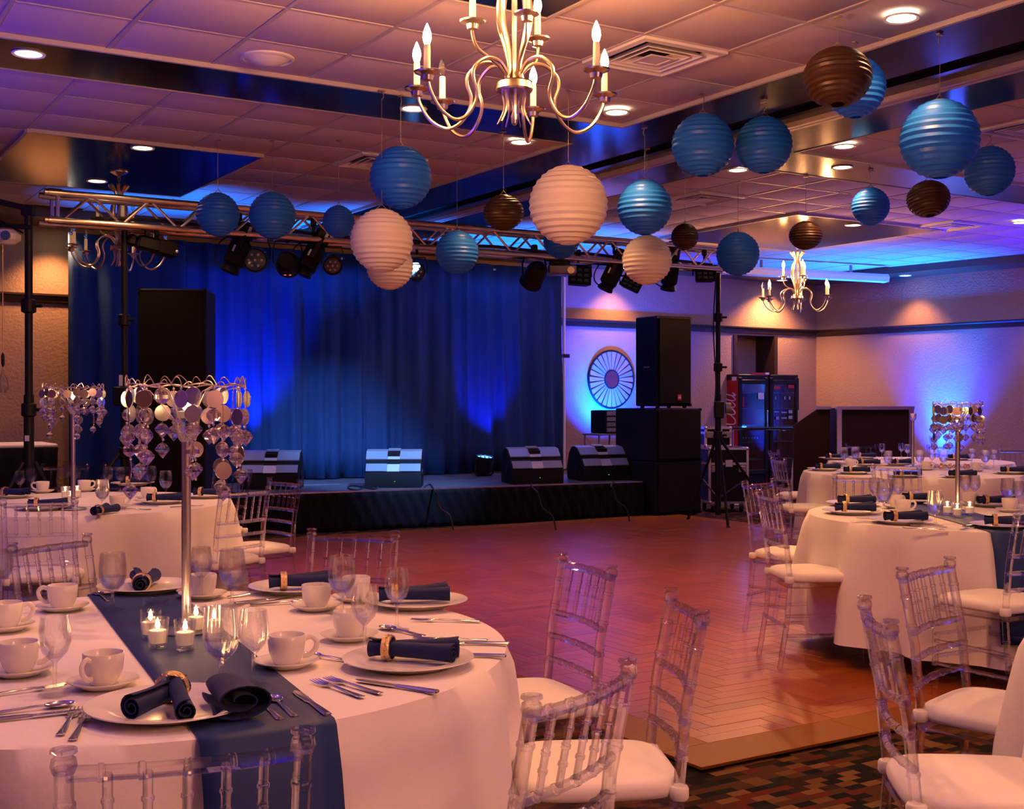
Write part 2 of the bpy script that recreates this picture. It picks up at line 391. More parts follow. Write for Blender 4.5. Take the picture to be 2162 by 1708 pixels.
# ---------------------------------------------------------------- ceiling: lay-in tiles, grid, dark bands and panels
TS = .61
al = [5.35-TS*k for k in range(16, -1, -1)]; ar = [7.05+TS*k for k in range(0, 15)]
bl = [7.155-TS*k for k in range(18, -1, -1)]; bu = [7.80+TS*k for k in range(0, 11)]
PAN = [(1.69, 3.49, 9.57, 11.85), (1.69, 3.47, 2.9, 5.3), (9.45, 11.75, 9.53, 11.85), (9.45, 11.75, 2.9, 5.3)]
VENTS = [(4.13, 5.325), (4.13, 9.02), (7.66, 9.02), (7.66, 5.325), (11.32, 9.02)]
cells = []
for A_ in (al, ar):
    for B_ in (bl, bu):
        for i in range(len(A_)-1):
            for j in range(len(B_)-1):
                a0, b0 = A_[i], B_[j]
                if any(abs(a0-v[0]) < .3 and abs(b0-v[1]) < .3 for v in VENTS): continue
                if any(a0 > p[0]-.1 and a0+TS < p[1]+.1 and b0 > p[2]-.1 and b0+TS < p[3]+.1 for p in PAN): continue
                if a0 > aw(b0)-.9 or b0 > bw(a0)-.8: continue
                c = W(a0+TS/2, b0+TS/2, CEIL)
                px = CX+F*c.x/max(c.y, .01); pyy = 844-F*2/max(c.y, .01)
                seen = c.y > 2 and -120 < px < 2280 and pyy > -120
                cells.append((0 if seen else 1, c.length, a0, b0))
cells.sort()
tm = MB().loops([[V((x, y, z)) for x, y in ((-s, -s), (s, -s), (s, s), (-s, s))] for s, z in ((.285, 0), (.295, .004), (.295, .02))]).mesh('ceiling_tile', M['tile'])
rest = MB()
for k, (sn, d, a0, b0) in enumerate(cells):
    if k < 300 and sn == 0:
        place('ceiling_tile', tm, ceiling, (a0+TS/2, b0+TS/2, CEIL+.002+random.uniform(-.001, .001)))
    else:
        rest.loops([[V((a0+TS/2+x, b0+TS/2+y, CEIL+z)) for x, y in ((-s, -s), (s, -s), (s, s), (-s, s))] for s, z in ((.295, .002), (.295, .02))])
o = rest.build('far_ceiling_tiles', M['tile'], ceiling); o['kind'] = 'stuff'
for A_ in (al, ar):
    for a in A_:
        for B_ in (bl, bu):
            e = min(B_[-1], bw(a)-.72) if B_ is bu else B_[-1]
            if a < aw(B_[0])-.75: MB().box((a, (B_[0]+e)/2, CEIL+.004), (.024, e-B_[0], .012)).build('grid_bar', M['tbar'], ceiling, sharp=0)
for B_ in (bl, bu):
    for b in B_:
        if b > bw(0)-.72: continue
        for A_ in (al, ar):
            e = min(A_[-1], aw(b)-.75)
            MB().box(((A_[0]+e)/2, b, CEIL+.005), (e-A_[0], .024, .012)).build('grid_bar', M['tbar'], ceiling, sharp=0)
zc = CEIL-.022
def slab(name, a0, a1, b0, b1, m=M['beam'], z=zc, t=.05, label=None):
    o = MB().box(((a0+a1)/2, (b0+b1)/2, z+t/2), (a1-a0, b1-b0, t)).build(name, m, ceiling, sharp=0)
    if label: o['label'] = label
    return o
slab('dark_band', -4, 5.35, 7.155, 7.80); slab('dark_band', 7.05, aw(7.5)-.75, 7.155, 7.80)
slab('dark_band', 5.35, 5.93, -4, 13.3); slab('dark_band', 6.06, 6.25, -4, 13.3, z=zc-.012); slab('dark_band', 6.31, 7.05, -4, 13.3)
for p in PAN: slab('dark_panel', *p)
for p in PAN:
    for e in ((p[0]-.012, p[1]+.012, p[2]-.024, p[2]), (p[0]-.012, p[1]+.012, p[3], p[3]+.024), (p[0]-.024, p[0], p[2], p[3]), (p[1], p[1]+.024, p[2], p[3])):
        slab('edge_bead', *e, m=M['tbar'], z=zc-.004, t=.03)
for e in ((-4, 5.35, 7.13, 7.155), (-4, 5.35, 7.8, 7.825), (7.05, 14.5, 7.13, 7.155), (7.05, 14.5, 7.8, 7.825)): slab('edge_bead', *e, m=M['tbar'], z=zc-.004, t=.03)
for b0, b1 in ((-4, 7.13), (7.825, 13.3)):
    for a in (5.325, 7.05): slab('edge_bead', a, a+.025, b0, b1, m=M['tbar'], z=zc-.004, t=.03)
mb = MB()                                                   # folding-wall track: a pair of pale rails beside a slot
for a in (6.25, 6.31): mb.box((a, 4.65, zc-.02), (.045, 17.3, .05))
mb.build('partition_track', M['railm'], ceiling, sharp=0)
# air diffusers laid into the grid
VL = ['square air diffuser above the tall silver chandelier that hangs nearest', 'square air vent half hidden by a blue lantern beside the stage drape',
      'square air vent past the two lanterns that hang side by side', 'square air vent above the biggest blue lantern at the ceiling edge', 'square air vent near the brown lantern over the far tables']
for (a, b), lb in zip(VENTS, VL):
    t = thing('air_diffuser', lb, 'air vent', W(a+TS/2, b+TS/2, CEIL-.005), PHI, 'ceiling air diffusers')
    sq = lambda s, z: [V((x*s, y*s, z)) for x, y in ((-1, -1), (1, -1), (1, 1), (-1, 1))]
    MB().loops([sq(.3, .0), sq(.3, -.012), sq(.265, -.018), sq(.235, .02), sq(.24, .03), sq(.3, .03)], caps=False, close=True).build('frame', M['white'], t, sharp=20)
    for s in (.2, .15):
        MB().loops([sq(s, -.014), sq(s-.045, .025), sq(s-.05, .025), sq(s-.004, -.018)], caps=False, close=True).build('louver', M['white'], t, sharp=20)
    MB().loops([sq(.098, -.02), sq(.09, -.024), sq(.07, -.024), sq(.06, -.008), sq(.02, -.004)]).build('centre_plate', M['white'], t, sharp=20)
    MB().box((0, 0, .045), (.5, .5, .02)).build('backing', M['black'], t, sharp=0)
t = thing('ceiling_speaker', 'round white ceiling loudspeaker with a coned grille before the dark band', 'speaker', G(565, 122, CEIL))
MB().lathe([(.155, .01), (.155, -.008), (.14, -.014), (.135, -.006), (.132, .01)], 40).build('rim', M['white'], t)
MB().lathe([(.134, -.006), (.09, -.03), (.03, -.045), (.0, -.048)], 40).build('grille', M['white'], t)
t = thing('ceiling_speaker', 'round white ceiling loudspeaker lit blue behind the end of the truss', 'speaker', G(165, 416, CEIL))
MB().lathe([(.155, .01), (.155, -.008), (.14, -.014), (.135, -.006), (.132, .01)], 40).build('rim', M['white'], t)
MB().lathe([(.134, -.006), (.09, -.03), (.03, -.045), (.0, -.048)], 40).build('grille', M['white'], t)

# recessed can lights
ring = MB().lathe([(.083, .006), (.094, -.002), (.09, -.008), (.074, -.004), (.07, .008)], 32).mesh('trim_ring', M['white'])
disc = MB().lathe([(.0, -.002), (.04, -.003), (.0725, -.001), (.072, .01), (.0, .01)], 32).mesh('lamp_disc', M['can'])
CANS = [
 (60, 113, 'in the dark ceiling band, farthest from the silver chandelier'), (873, 229, 'in the dark ceiling band, behind the lit silver chandelier'),
 (1302, 237, 'on the tiles just before the two dark ceiling bands meet'), (1100, 300, 'on the tiles beyond the dark band, under the hanging silver arms'),
 (301, 312, 'in the dark panel above the unlit chandelier, nearer edge'), (205, 382, 'in the dark panel above the unlit chandelier, by its canopy'),
 (1903, 38, 'on the tiles beside the brown lantern, the biggest of all'), (1782, 309, 'on the tiles past the track, upper of a close pair'),
 (1558, 359, 'between the lower edges of two dark blue lanterns'), (1778, 353, 'in the dark band past the track, lower of a close pair'),
 (1801, 475, 'at the edge of the dark panel over the far lit chandelier'), (2155, 470, 'on the blue tiles past the small brown lantern'), (985, 487, 'seen through the truss above a blue lantern')]
WALLCANS = [(111, 'in the brown soffit above the amber wall at the stage end'), (1617, 'in the brown soffit behind the far lit chandelier'), (1290, 'in the soffit above the round wall mirror')]
RCANS = [(12.75, 'in the soffit over the purple wall, past the projection screen case'), (10.3, 'in the soffit over the purple wall, nearest us')]
def can(loc, lb, ang=115, wt=1.0, aim=None):
    t = thing('recessed_light', 'lit can light '+lb, 'ceiling light', loc, 0, 'recessed can lights')
    place('trim_ring', ring, t); place('lamp_disc', disc, t)
    lamp('can_lamp', 'SPOT', (0, 0, -.03), CAN, CAN_W*wt, .06, (0, 0, -1) if aim is None else aim, ang, .7, t)
for px, py, lb in CANS:
    g = G(px, py, zc-.001)
    if px == 1558: can(g, lb, 30, 7, G(1690, 1450)-g)        # a gimbal can throwing its pool on the dance floor
    else: can(g, lb, 115, 1.9 if px in (1302, 1100, 873) else 1)
for px, lb in WALLCANS:
    a, b = onwall(px); can(W(a, bw(a)-.36, 3.288), lb, 130 if px == 1617 else 108, {1290: 2.0, 1617: 5.0}.get(px, 2.4))
for b, lb in RCANS: can(W(aw(b)-.36, b, 3.288), lb, 100, 1.8)
for a, b in ((1.32, 2.6), (3.8, .6), (5.05, 1.0), (1.3, .6), (7.3, 2.2), (9.2, 4.4), (-.6, 4.6), (10.9, 7.47), (9.5, 6.4), (7.3, 4.3)):
    p = W(a, b, zc-.001)
    lamp('can_lamp', 'SPOT', p-V((0, 0, .03)), CAN, CAN_W*(1.2 if a < 6 else .8), .06, p-V((0, 0, 1)), 115, .7)
    t = thing('recessed_light', 'recessed can light in the ceiling over the guest tables', 'ceiling light', p, 0, 'recessed can lights out of view')
    place('trim_ring', ring, t); place('lamp_disc', disc, t)

# ---------------------------------------------------------------- dance floor: herringbone parquet with a plain border
D0, D1, E0, E1, DZ = 2.98, 9.35, 3.5, 11.5, .022
df = thing('dance_floor', 'shiny orange-brown wooden dance floor laid in herringbone on the carpet', 'dance floor', (0, 0, 0), PHI)
BW = .235
MB().box(((D0+D1)/2, (E0+E1)/2, .006), (D1-D0-.02, E1-E0-.02, .012)).build('underlay', M['black'], df, sharp=0)
def chunk(a0, a1, b0, b1, z1=DZ):
    g = .0007; c = .0012
    return [[V((x, y, z)) for x, y in ((a0+g+i, b0+g+i), (a1-g-i, b0+g+i), (a1-g-i, b1-g-i), (a0+g+i, b1-g-i))] for i, z in ((0, .011), (0, z1-c), (c, z1))]
for q in ((D0, D1, E0, E0+BW), (D0, D1, E1-BW, E1)):
    n = 7
    for k in range(n): MB().loops(chunk(q[0]+(q[1]-q[0])*k/n, q[0]+(q[1]-q[0])*(k+1)/n, q[2], q[3])).build('border_strip', M['border'], df, sharp=30)
for q in (D0, D1-BW):
    n = 8
    for k in range(n): MB().loops(chunk(q, q+BW, E0+BW+(E1-E0-2*BW)*k/n, E0+BW+(E1-E0-2*BW)*(k+1)/n)).build('border_strip', M['border'], df, sharp=30)
s = .088; nb = 4; x0, y0 = D0+BW, E0+BW; NX, NY = int((D1-D0-2*BW)/s)+1, int((E1-E0-2*BW)/s)+1
blocks = {}
for i in range(NX):
    for j in range(NY):
        d = (i-j) % (2*nb)
        key = ('h', i-d, j) if d < nb else ('v', i, j-((2*nb-1)-d))
        blocks.setdefault(key, []).append((i, j))
BL = []
for k, c in blocks.items():
    i0 = min(x for x, _ in c); i1 = max(x for x, _ in c)+1; j0 = min(y for _, y in c); j1 = max(y for _, y in c)+1
    q = (x0+i0*s, min(x0+i1*s, D1-BW), y0+j0*s, min(y0+j1*s, E1-BW))
    cc = W((q[0]+q[1])/2, (q[2]+q[3])/2)
    px = CX+F*cc.x/cc.y; py = 844+F*H/cc.y
    BL.append((0 if 1080 < px < 2150 and py < 1700 else 1, cc.length, k[0], q))
BL.sort()
rest = MB(); rest2 = MB()
for n, (sn, d, hv, q) in enumerate(BL):
    if n < 300: MB().loops(chunk(*q, DZ+random.uniform(-.0006, .0004))).build('parquet_block', M['parquet'], df, sharp=30)
    else: rest.loops(chunk(*q, DZ+random.uniform(-.0006, .0004)))
o = rest.build('far_parquet_blocks', M['parquet'], df, sharp=0); o['kind'] = 'stuff'

# ================================================================ STAGE AND ITS GEAR
SZ = .42
def sf(a): return 12.0-.1026*(a-4.79)               # stage front line
S0, S1, SB = 4.25, 8.95, 14.0
st = thing('stage', 'low black skirted stage with a scuffed grey deck under blue light', 'stage', (0, 0, 0), PHI)
for k in range(3):
    a0, a1 = S0+(S1-S0)*k/3+.004, S0+(S1-S0)*(k+1)/3-.004
    for b0, b1 in ((0, 1.1), (1.11, 2.25)):
        MB().prism([(a0, sf(a0)+b0), (a1, sf(a1)+b0), (a1, min(sf(a1)+b1, bw(a1)-.25)), (a0, min(sf(a0)+b1, bw(a0)-.25))], SZ-.09, SZ).build('deck_panel', M['stage'], st, sharp=0)
for f_, (x0_, x1_) in ((1.105, (0, 1)), (.0, (0, 1))):
    a0, a1 = S0+.01, S1-.01
    MB().prism([(a0, sf(a0)+f_-.012), (a1, sf(a1)+f_-.012), (a1, sf(a1)+f_+.012), (a0, sf(a0)+f_+.012)], SZ-.05, SZ+.004).build('edge_strip', M['alu'], st, sharp=0)
def pleats(pts, z0, z1, amp, wl, name, m, parent, n=None, flare=0, seed=0):
    """a pleated curtain hung along a polyline of (x, y); the folds open a little towards the hem"""
    rnd = random.Random(seed); L = [0]
    for p, q in zip(pts, pts[1:]): L.append(L[-1]+sqrt((q[0]-p[0])**2+(q[1]-p[1])**2))
    tot = L[-1]; n = n or int(tot/wl*7); ph = [rnd.uniform(0, 6.28) for _ in range(6)]
    vs, fs = [], []; rows = 9
    for i in range(n+1):
        s = tot*i/n; k = max(j for j in range(len(L)) if L[j] <= s+1e-6); k = min(k, len(pts)-2)
        u = (s-L[k])/(L[k+1]-L[k]); p, q = V((*pts[k], 0)), V((*pts[k+1], 0)); c = p.lerp(q, u); t = (q-p).normalized(); nn = V((t.y, -t.x, 0))
        th = 2*pi*s/wl
        f = sin(th+.9*sin(th*.37+ph[0]))*.6+.4*sin(th*.53+ph[1])+.25*sin(th*2.1+ph[2])
        for r in range(rows):
            v = r/(rows-1); a = amp*(.35+.65*(1-v))
            off = nn*(f*a+.012*sin(9*v+th*.8))+nn*flare*(1-v)
            vs.append(c+off+V((0, 0, z0+(z1-z0)*v)))
    for i in range(n):
        for r in range(rows-1): fs.append((i*rows+r, (i+1)*rows+r, (i+1)*rows+r+1, i*rows+r+1))
    me = bpy.data.meshes.new(name); me.from_pydata(vs, [], fs); me.materials.append(m); me.shade_smooth()
    o = place(name, me, parent)
    md = o.modifiers.new('thickness', 'SOLIDIFY'); md.thickness = .006; md.offset = 0
    return o
sk = pleats([(S0-.01, sf(S0)+1.9), (S0-.01, sf(S0)-.03), (S1+.01, sf(S1)-.03), (S1+.01, sf(S1)+1.8)], .012, SZ-.01, .018, .11, 'stage_skirt', M['skirt'], st, seed=3)
# cables dropping over the stage edge
def cable(name, pts, lb, r=.006, m=None, grp=None):
    o = MB().tube(smooth(pts, 6), r, 6).build(name, m or M['cable']); return tag(o, lb, 'cable', grp)

# drape wall behind the stage, four panels on a pipe frame
cuts = [150, 385, 757, 985, 1187]
ab = [AB(PB(c, 800, bw(0)-.34, .0492, 0)) for c in cuts]
DL = ['dark blue drape panel in shadow at the outer end beside the amber wall', 'dark blue drape panel behind the black speaker stack, lit strong blue',
      'dark blue drape panel at the stage centre, lit pale blue low down', 'dark blue drape panel beside the mirror wall, black at its edge']
for k in range(4):
    (a0, b0), (a1, b1) = ab[k], ab[k+1]
    t = thing('stage_drape', DL[k], 'curtain', (0, 0, 0), PHI, 'stage drape panels')
    z0 = .02 if k == 0 else SZ+.012
    pleats([(a0-.03, b0+.03*(k % 2)), (a1+.03*(k < 3), b1+.03*(k % 2))], z0, 3.2, .085 if k else .1, .27 if k else .36, 'drape_cloth', M['drape'], t, seed=11+k, flare=.05)
    a, b = a0+.02, b0
    MB().tube([(a0, b0+.075, 3.14), (a1, b1+.075, 3.14)], .02, 10).build('crossbar', M['alu'], t)
t = thing('drape_upright', 'thin pale metal upright at the end of the stage drape', 'pole', W(*ab[4]), PHI)
MB().tube([(.03, 0, SZ+.001), (.03, 0, 3.1)], .022, 12).build('pole', M['white'], t); MB().box((.06, 0, 2.0), (.1, .05, .05)).build('clamp', M['black'], t)
MB().box((.03, 0, SZ+.005), (.3, .3, .012)).build('foot_plate', M['black'], t)

# wedge monitors
def wedge(loc, rz, lb, yaw_grp='stage monitor wedges'):
    t = thing('monitor_wedge', lb, 'stage monitor', loc, rz, yaw_grp)
    prof = [(-.20, 0), (-.205, .15), (-.19, .17), (-.10, .29), (-.02, .37), (.05, .405), (.13, .40), (.2, .33), (.26, .15), (.25, .03), (.23, 0)]
    w = .31
    MB().loops([[V((x, y, z)) for y, z in prof] for x in (-w, w)]).build('cabinet', M['box'], t, sharp=40)
    def panel(name, p0, p1, x0, x1, m, off=.012, bow=0):
        d = V((0, p1[0]-p0[0], p1[1]-p0[1])); n = V((0, -d.z, d.y)).normalized()
        if n.z < 0: n = -n
        P0, P1 = V((0, *p0))+n*.002, V((0, *p1))+n*.002; Md = (P0+P1)/2+n*bow
        pr = [P0, Md, P1]; up = [p+n*off for p in pr]
        MB().loops([[V((x, p.y, p.z)) for p in pr+up[::-1]] for x in (x0, x1)]).build(name, m, t, sharp=30)
    panel('lower_panel', (-.19, .175), (-.13, .255), -w*.97, -.07, M['wedge']); panel('lower_panel', (-.19, .175), (-.13, .255), .07, w*.97, M['wedge'])
    panel('label_panel', (-.19, .172), (-.135, .25), -.068, .068, M['wedge2'])
    panel('upper_panel', (-.095, .3), (.1, .40), -w*.99, -.07, M['wedge'], .014, .035); panel('upper_panel', (-.095, .3), (.1, .40), .07, w*.99, M['wedge'], .014, .035)
    panel('upper_panel', (-.095, .3), (-.05, .345), -.068, .068, M['wedge2'], .014); panel('upper_panel', (.02, .395), (.1, .41), -.068, .068, M['wedge'], .014)
    MB().box((0, -.03, .36), (.13, .1, .04)).build('handle_recess', M['black'], t)
    for x in (-w, w): MB().lathe([(.0, 0), (.05, 0), (.05, .012), (.0, .014)], 14, Matrix.Translation((x, 0, .15)) @ Matrix.Rotation(pi/2*(1 if x > 0 else -1), 4, 'Y')).build('side_handle', M['black'], t)
    MB().ball((.02, -.206, .07), .0045, 8, 5).build('power_led', M['green'], t)
    return t
def at(px, py, z): return G(px, py, z)
wedge(at(567, 1034, SZ)+V((0, .2, .001)), R(2), 'grey-topped stage monitor wedge behind the clear chairs at the stage end')
wedge(at(829, 1030, SZ)+V((0, .2, .001)), R(1), 'grey-topped stage monitor wedge facing us at the stage front, loose cables beside it')
wedge(at(1122, 1022, SZ)+V((.02, .22, .001)), R(17), 'grey-topped stage monitor wedge turned to show its rounded side, by the pale upright')
wedge(at(1268, 1015, SZ)+V((0, .22, .001)), R(24), 'grey-topped stage monitor wedge beside the big black subwoofer')
for k, (pts, lb) in enumerate([
 ([(780, 1020), (770, 1030), (752, 1036), (735, 1032), (745, 1027), (790, 1034), (800, 1026)], 'black cable coiled on the deck beside the centre monitor wedge'),
 ([(896, 1030), (906, 1024), (912, 1028), (918, 1039)], 'black cable running off the stage front beside the centre wedge'),
 ([(1120, 1015), (1124, 1030), (1133, 1039)], 'black cable from the turned monitor wedge to the stage edge'),
 ([(1284, 1010), (1296, 1018), (1290, 1026)], 'blue-lit cable from the wedge beside the subwoofer')]):
    q = [at(x, y, SZ)+V((0, 0, .008)) for x, y in pts]
    e = q[-1]
    if k: q += [V((e.x+.02, e.y-.05, SZ-.03)), V((e.x+.06, e.y-.06, .26)), V((e.x+.16, e.y-.09, .18)), V((e.x+.2, e.y-.09, .03))]
    cable('stage_cable', q, lb, .009, grp='cables on the stage')

# floor LED at the drape foot
def led_par(loc, rz, lb, on=True, tilt=-70, yoke=True, grp=None, s=1.0, m=None, disp=False):
    """a short can lamp in a yoke; it points along +z of its can before the tilt"""
    t = thing('led_par', lb, 'stage light', loc, rz, grp)
    T = Matrix.Rotation(R(tilt), 4, 'X')
    MB().lathe([(.0, -.13), (.06, -.13), (.085, -.1), (.1, -.04), (.1, .06), (.108, .065), (.108, .1), (.096, .1), (.094, .07), (.0, .068)], 20, T @ Matrix.Scale(s, 4)).build('can', M['black'], t)
    MB().lathe([(.0, .072), (.09, .074), (.09, .082), (.0, .09)], 20, T @ Matrix.Scale(s, 4)).build('lens', m or (M['blueled'] if on else M['lens']), t)
    for k in range(7):
        c = V((.055*cos(k*1.047)*(k < 6), .055*sin(k*1.047)*(k < 6), .088))*s
        MB().ball((0, 0, 0), .013*s, 8, 5).build('led_dot', M['wedge2'], t, loc=T @ c)
    if yoke: MB().tube([(-.12*s, 0, 0), (-.125*s, 0, .1*s), (-.1*s, 0, .19*s), (.1*s, 0, .19*s), (.125*s, 0, .1*s), (.12*s, 0, 0)], .012*s, 8, flat=.5).build('yoke', M['black'], t)
    if disp: MB().box((0, -.0, .0), (.06, .006, .022), T @ Matrix.Translation((0, .1, .02))).build('display', M['redled'], t)
    return t
p = P(1020, 985, 1)*0+PB(1022, 985, bw(0)-.95, .0492, 0)
led = led_par(W(*AB(p), SZ+.15), PHI, 'blue lit LED floor lamp standing at the foot of the drape', tilt=12, s=1.1, yoke=False)
MB().tube([(-.13, 0, .0), (-.135, 0, -.1), (-.1, 0, -.14), (.1, 0, -.14), (.135, 0, -.1), (.13, 0, 0)], .012, 8).build('floor_yoke', M['black'], led)

# speaker stacks
def cab(name, loc, rz, d, lb, cat='loudspeaker', logo=False, handle=False, split=False, feet=True):
    t = thing(name, lb, cat, loc, rz)
    z0 = .02 if feet else 0
    n = 2 if split else 1
    for k in range(n):
        h = (d[2]-z0)/n
        MB().rbox((0, 0, z0+h*(k+.5)), (d[0], d[1], h-.004), .012).build('cabinet', M['box'], t)
        MB().rbox((0, -d[1]/2-.008, z0+h*(k+.5)), (d[0]-.05, .018, h-.06), .008).build('grille', M['grille'], t)
        for x in (-1, 1):
            for z in (-1, 1): MB().box((x*(d[0]/2-.012), -d[1]/2+.012, z0+h*(k+.5)+z*(h/2-.016)), (.03, .03, .03)).build('corner_cap', M['black'], t)
    if feet:
        for x in (-1, 1):
            for y in (-1, 1): MB().lathe([(.025, 0), (.025, .022)], 10, Matrix.Translation((x*(d[0]/2-.06), y*(d[1]/2-.06), 0))).build('foot', M['rubber'], t)
    if logo:
        MB().box((.06, -d[1]/2-.02, .13), (.06, .008, .075)).build('badge', M['red'], t)
        for k, (x, wd) in enumerate(((-.016, .01), (0, .01), (.016, .01))): MB().box((.06+x, -d[1]/2-.0245, .125), (wd, .003, .022)).build('badge_mark', M['script'], t)
        MB().box((.06, -d[1]/2-.0245, .147), (.04, .003, .006)).build('badge_mark', M['script'], t)
    if handle:
        for z in (.68, .54): MB().box((-d[0]/2-.002, -.02, z), (.01, .1, .11)).build('side_handle', M['black'], t)
        MB().box((-d[0]/2-.008, -.02, .49), (.012, .1, .018)).build('handle_bar', M['grey'], t)
    return t
c = W(8.99+.35, 11.38+.4)
cab('subwoofer', c, PHI, (.70, .80, 1.29), 'huge black double subwoofer cabinet standing at the end of the stage', split=True, handle=False)
fr = P(1387, 862, 14.5); xa = V((cos(PHI), sin(PHI), 0)); ya = V((-sin(PHI), cos(PHI), 0))
cc = V((fr.x, fr.y, 1.291))+xa*.265+ya*.21
cab('loudspeaker', cc, PHI, (.53, .42, 1.10), 'black loudspeaker with a small red badge standing on the huge subwoofer', logo=True, handle=True)
sc0 = V(((356-CX)/F*11.15, 11.45, 0))
cab('subwoofer', sc0, R(4), (.62, .6, 1.28), 'black subwoofer cabinet under the tall speaker beside the drape, behind the crystal centrepiece')
cab('loudspeaker', sc0+V((0, 0, 1.281)), R(4), (.62, .5, 1.13), 'tall black loudspeaker with plain grille before the drape, above the crystal centrepiece')

# amplifier rack on a stand, by the round mirror
rk = W(9.42, 13.0)
t = thing('equipment_stand', 'blue-lit metal stand beside the subwoofer under the round mirror', 'stand', rk, PHI)
for x in (-.2, .2):
    for y in (-.16, .16): MB().tube([(x, y, 0), (x, y, .93)], .014, 8).build('leg', M['grey'], t)
MB().rbox((0, 0, .94), (.46, .38, .025), .008).build('shelf', M['grey'], t); MB().box((0, 0, .5), (.42, .34, .02)).build('shelf', M['grey'], t)
t = thing('amplifier_rack', 'stack of rack amplifiers on the blue-lit stand beside the subwoofer', 'amplifier', rk+V((.02, 0, .954)), PHI)
MB().rbox((.04, 0, .15), (.34, .34, .3), .01).build('rack_case', M['box'], t)
for k in range(4):
    MB().rbox((.04, -.175, .045+.07*k), (.31, .02, .055), .004).build('amplifier_unit', M['grey'], t)
    MB().ball((-.08, -.19, .045+.07*k), .008, 8, 5).build('knob', M['silver'], t)

# ---------------------------------------------------------------- truss, stands and stage lights
TB, TZ, TD = 10.3, 2.93, .11
tr = thing('lighting_truss', 'silver box truss spanning above the stage front between two black stands', 'truss', (0, 0, 0), PHI)
a0, a1 = 2.0, 9.15
for y in (-TD, TD):
    for z in (-TD, TD):
        MB().tube([(a0-.08, TB+y, TZ+z), (a1, TB+y, TZ+z)], .026, 12).build('chord', M['alu'], tr)
        for a in (a0, a0+3.05, a0+6.1): MB().tube([(a-.05, TB+y, TZ+z), (a+.05, TB+y, TZ+z)], .032, 12).build('coupler', M['alu'], tr)
n = 15; step = (a1-a0-.1)/n
for k in range(n):
    x0, x1 = a0+.05+step*k, a0+.05+step*(k+1); xm = (x0+x1)/2
    for y in (-TD, TD):
        MB().tube([(x0, TB+y, TZ-TD), (xm, TB+y, TZ+TD)], .011, 6).build('brace', M['alu'], tr); MB().tube([(xm, TB+y, TZ+TD), (x1, TB+y, TZ-TD)], .011, 6).build('brace', M['alu'], tr)
    for z in (-TD, TD): MB().tube([(x0, TB-TD, TZ+z), (x1, TB+TD, TZ+z)] if k % 2 else [(x0, TB+TD, TZ+z), (x1, TB-TD, TZ+z)], .011, 6).build('brace', M['alu'], tr)
for y in (-TD, TD): MB().tube([(a0+.02, TB+y, TZ-TD), (a0+.02, TB+y, TZ+TD)], .016, 8).build('end_post', M['alu'], tr)
for y in (-TD, TD): MB().tube([(a1-.03, TB+y, TZ-TD), (a1-.03, TB+y, TZ+TD)], .016, 8).build('end_post', M['alu'], tr)
MB().tube(smooth([(a0+.3+.55*k, TB-.02, TZ-TD+.05+.02*(k % 2)) for k in range(13)], 4), .016, 6).build('cable_bundle', M['cable'], tr)

def tripod(name, base, h, lb, feet, cols=(1.2, 2.0), r=.026, extra=None):
    t = thing(name, lb, 'stand', base)
    MB().tube([(0, 0, .12), (0, 0, h*.52)], r*1.3, 12).build('lower_pole', M['black'], t)
    MB().tube([(0, 0, h*.5), (0, 0, h)], r, 12).build('upper_pole', M['black'], t)
    for z in cols:
        MB().lathe([(r*1.3, z-.05), (r*1.9, z-.04), (r*1.9, z+.04), (r*1.3, z+.05)], 12).build('collar', M['black'], t)
        MB().tube([(r, 0, z), (r+.07, -.01, z)], .012, 8).build('clamp_knob', M['black'], t)
    for f in feet:
        f = V(f); d = V((f.x, f.y, 0))
        MB().tube([d.normalized()*.04+V((0, 0, .95)), f+V((0, 0, .012))], [.016, .016], 8).build('leg', M['black'], t)
        MB().tube([V((0, 0, .3)), d*.5+V((0, 0, .5))], .01, 6).build('leg_brace', M['black'], t)
        MB().ball((0, 0, 0), .022, 8, 5).build('foot', M['rubber'], t, loc=f+V((0, 0, .02)))
    return t
def tp(px): p = PB(px, 800, TB); return V((p.x, p.y, 0))
rp = tp(1516)
t = tripod('tripod_stand', rp, TZ-TD-.03, 'black tripod truss stand with splayed legs in front of the red drinks cooler', [G(1452, 1100, 0)-rp, (.78, .62, 0), (.04, -.42, 0)], (1.0, 1.75, 2.3))
MB().rbox((.0, -.06, 1.28), (.1, .09, .19), .01).build('winch', M['black'], t); MB().lathe([(.0, -.03), (.06, -.03), (.06, .03), (.0, .03)], 14, Matrix.Translation((.1, -.06, 1.3)) @ Matrix.Rotation(pi/2, 4, 'Y')).build('winch_drum', M['grey'], t)
MB().tube(smooth([(-.03, -.04, 2.75), (-.06, -.05, 2.2), (-.03, -.04, 1.6), (-.05, -.05, 1.3)], 5), .008, 6).build('power_cord', M['cable'], t)
lp = tp(263)
t = tripod('tripod_stand', lp, TZ-TD-.03, 'black tripod truss stand in the dark before the drape, beside the tall loudspeaker', [(-.6, -.5, 0), (.55, -.5, 0), (0, .8, 0)], (1.45, 2.05, .95))
MB().rbox((-.02, -.05, 1.42), (.1, .08, .16), .01).build('winch', M['black'], t); MB().box((-.02, -.034, 1.55), (.03, .006, .09)).build('label_plate', M['wedge2'], t)

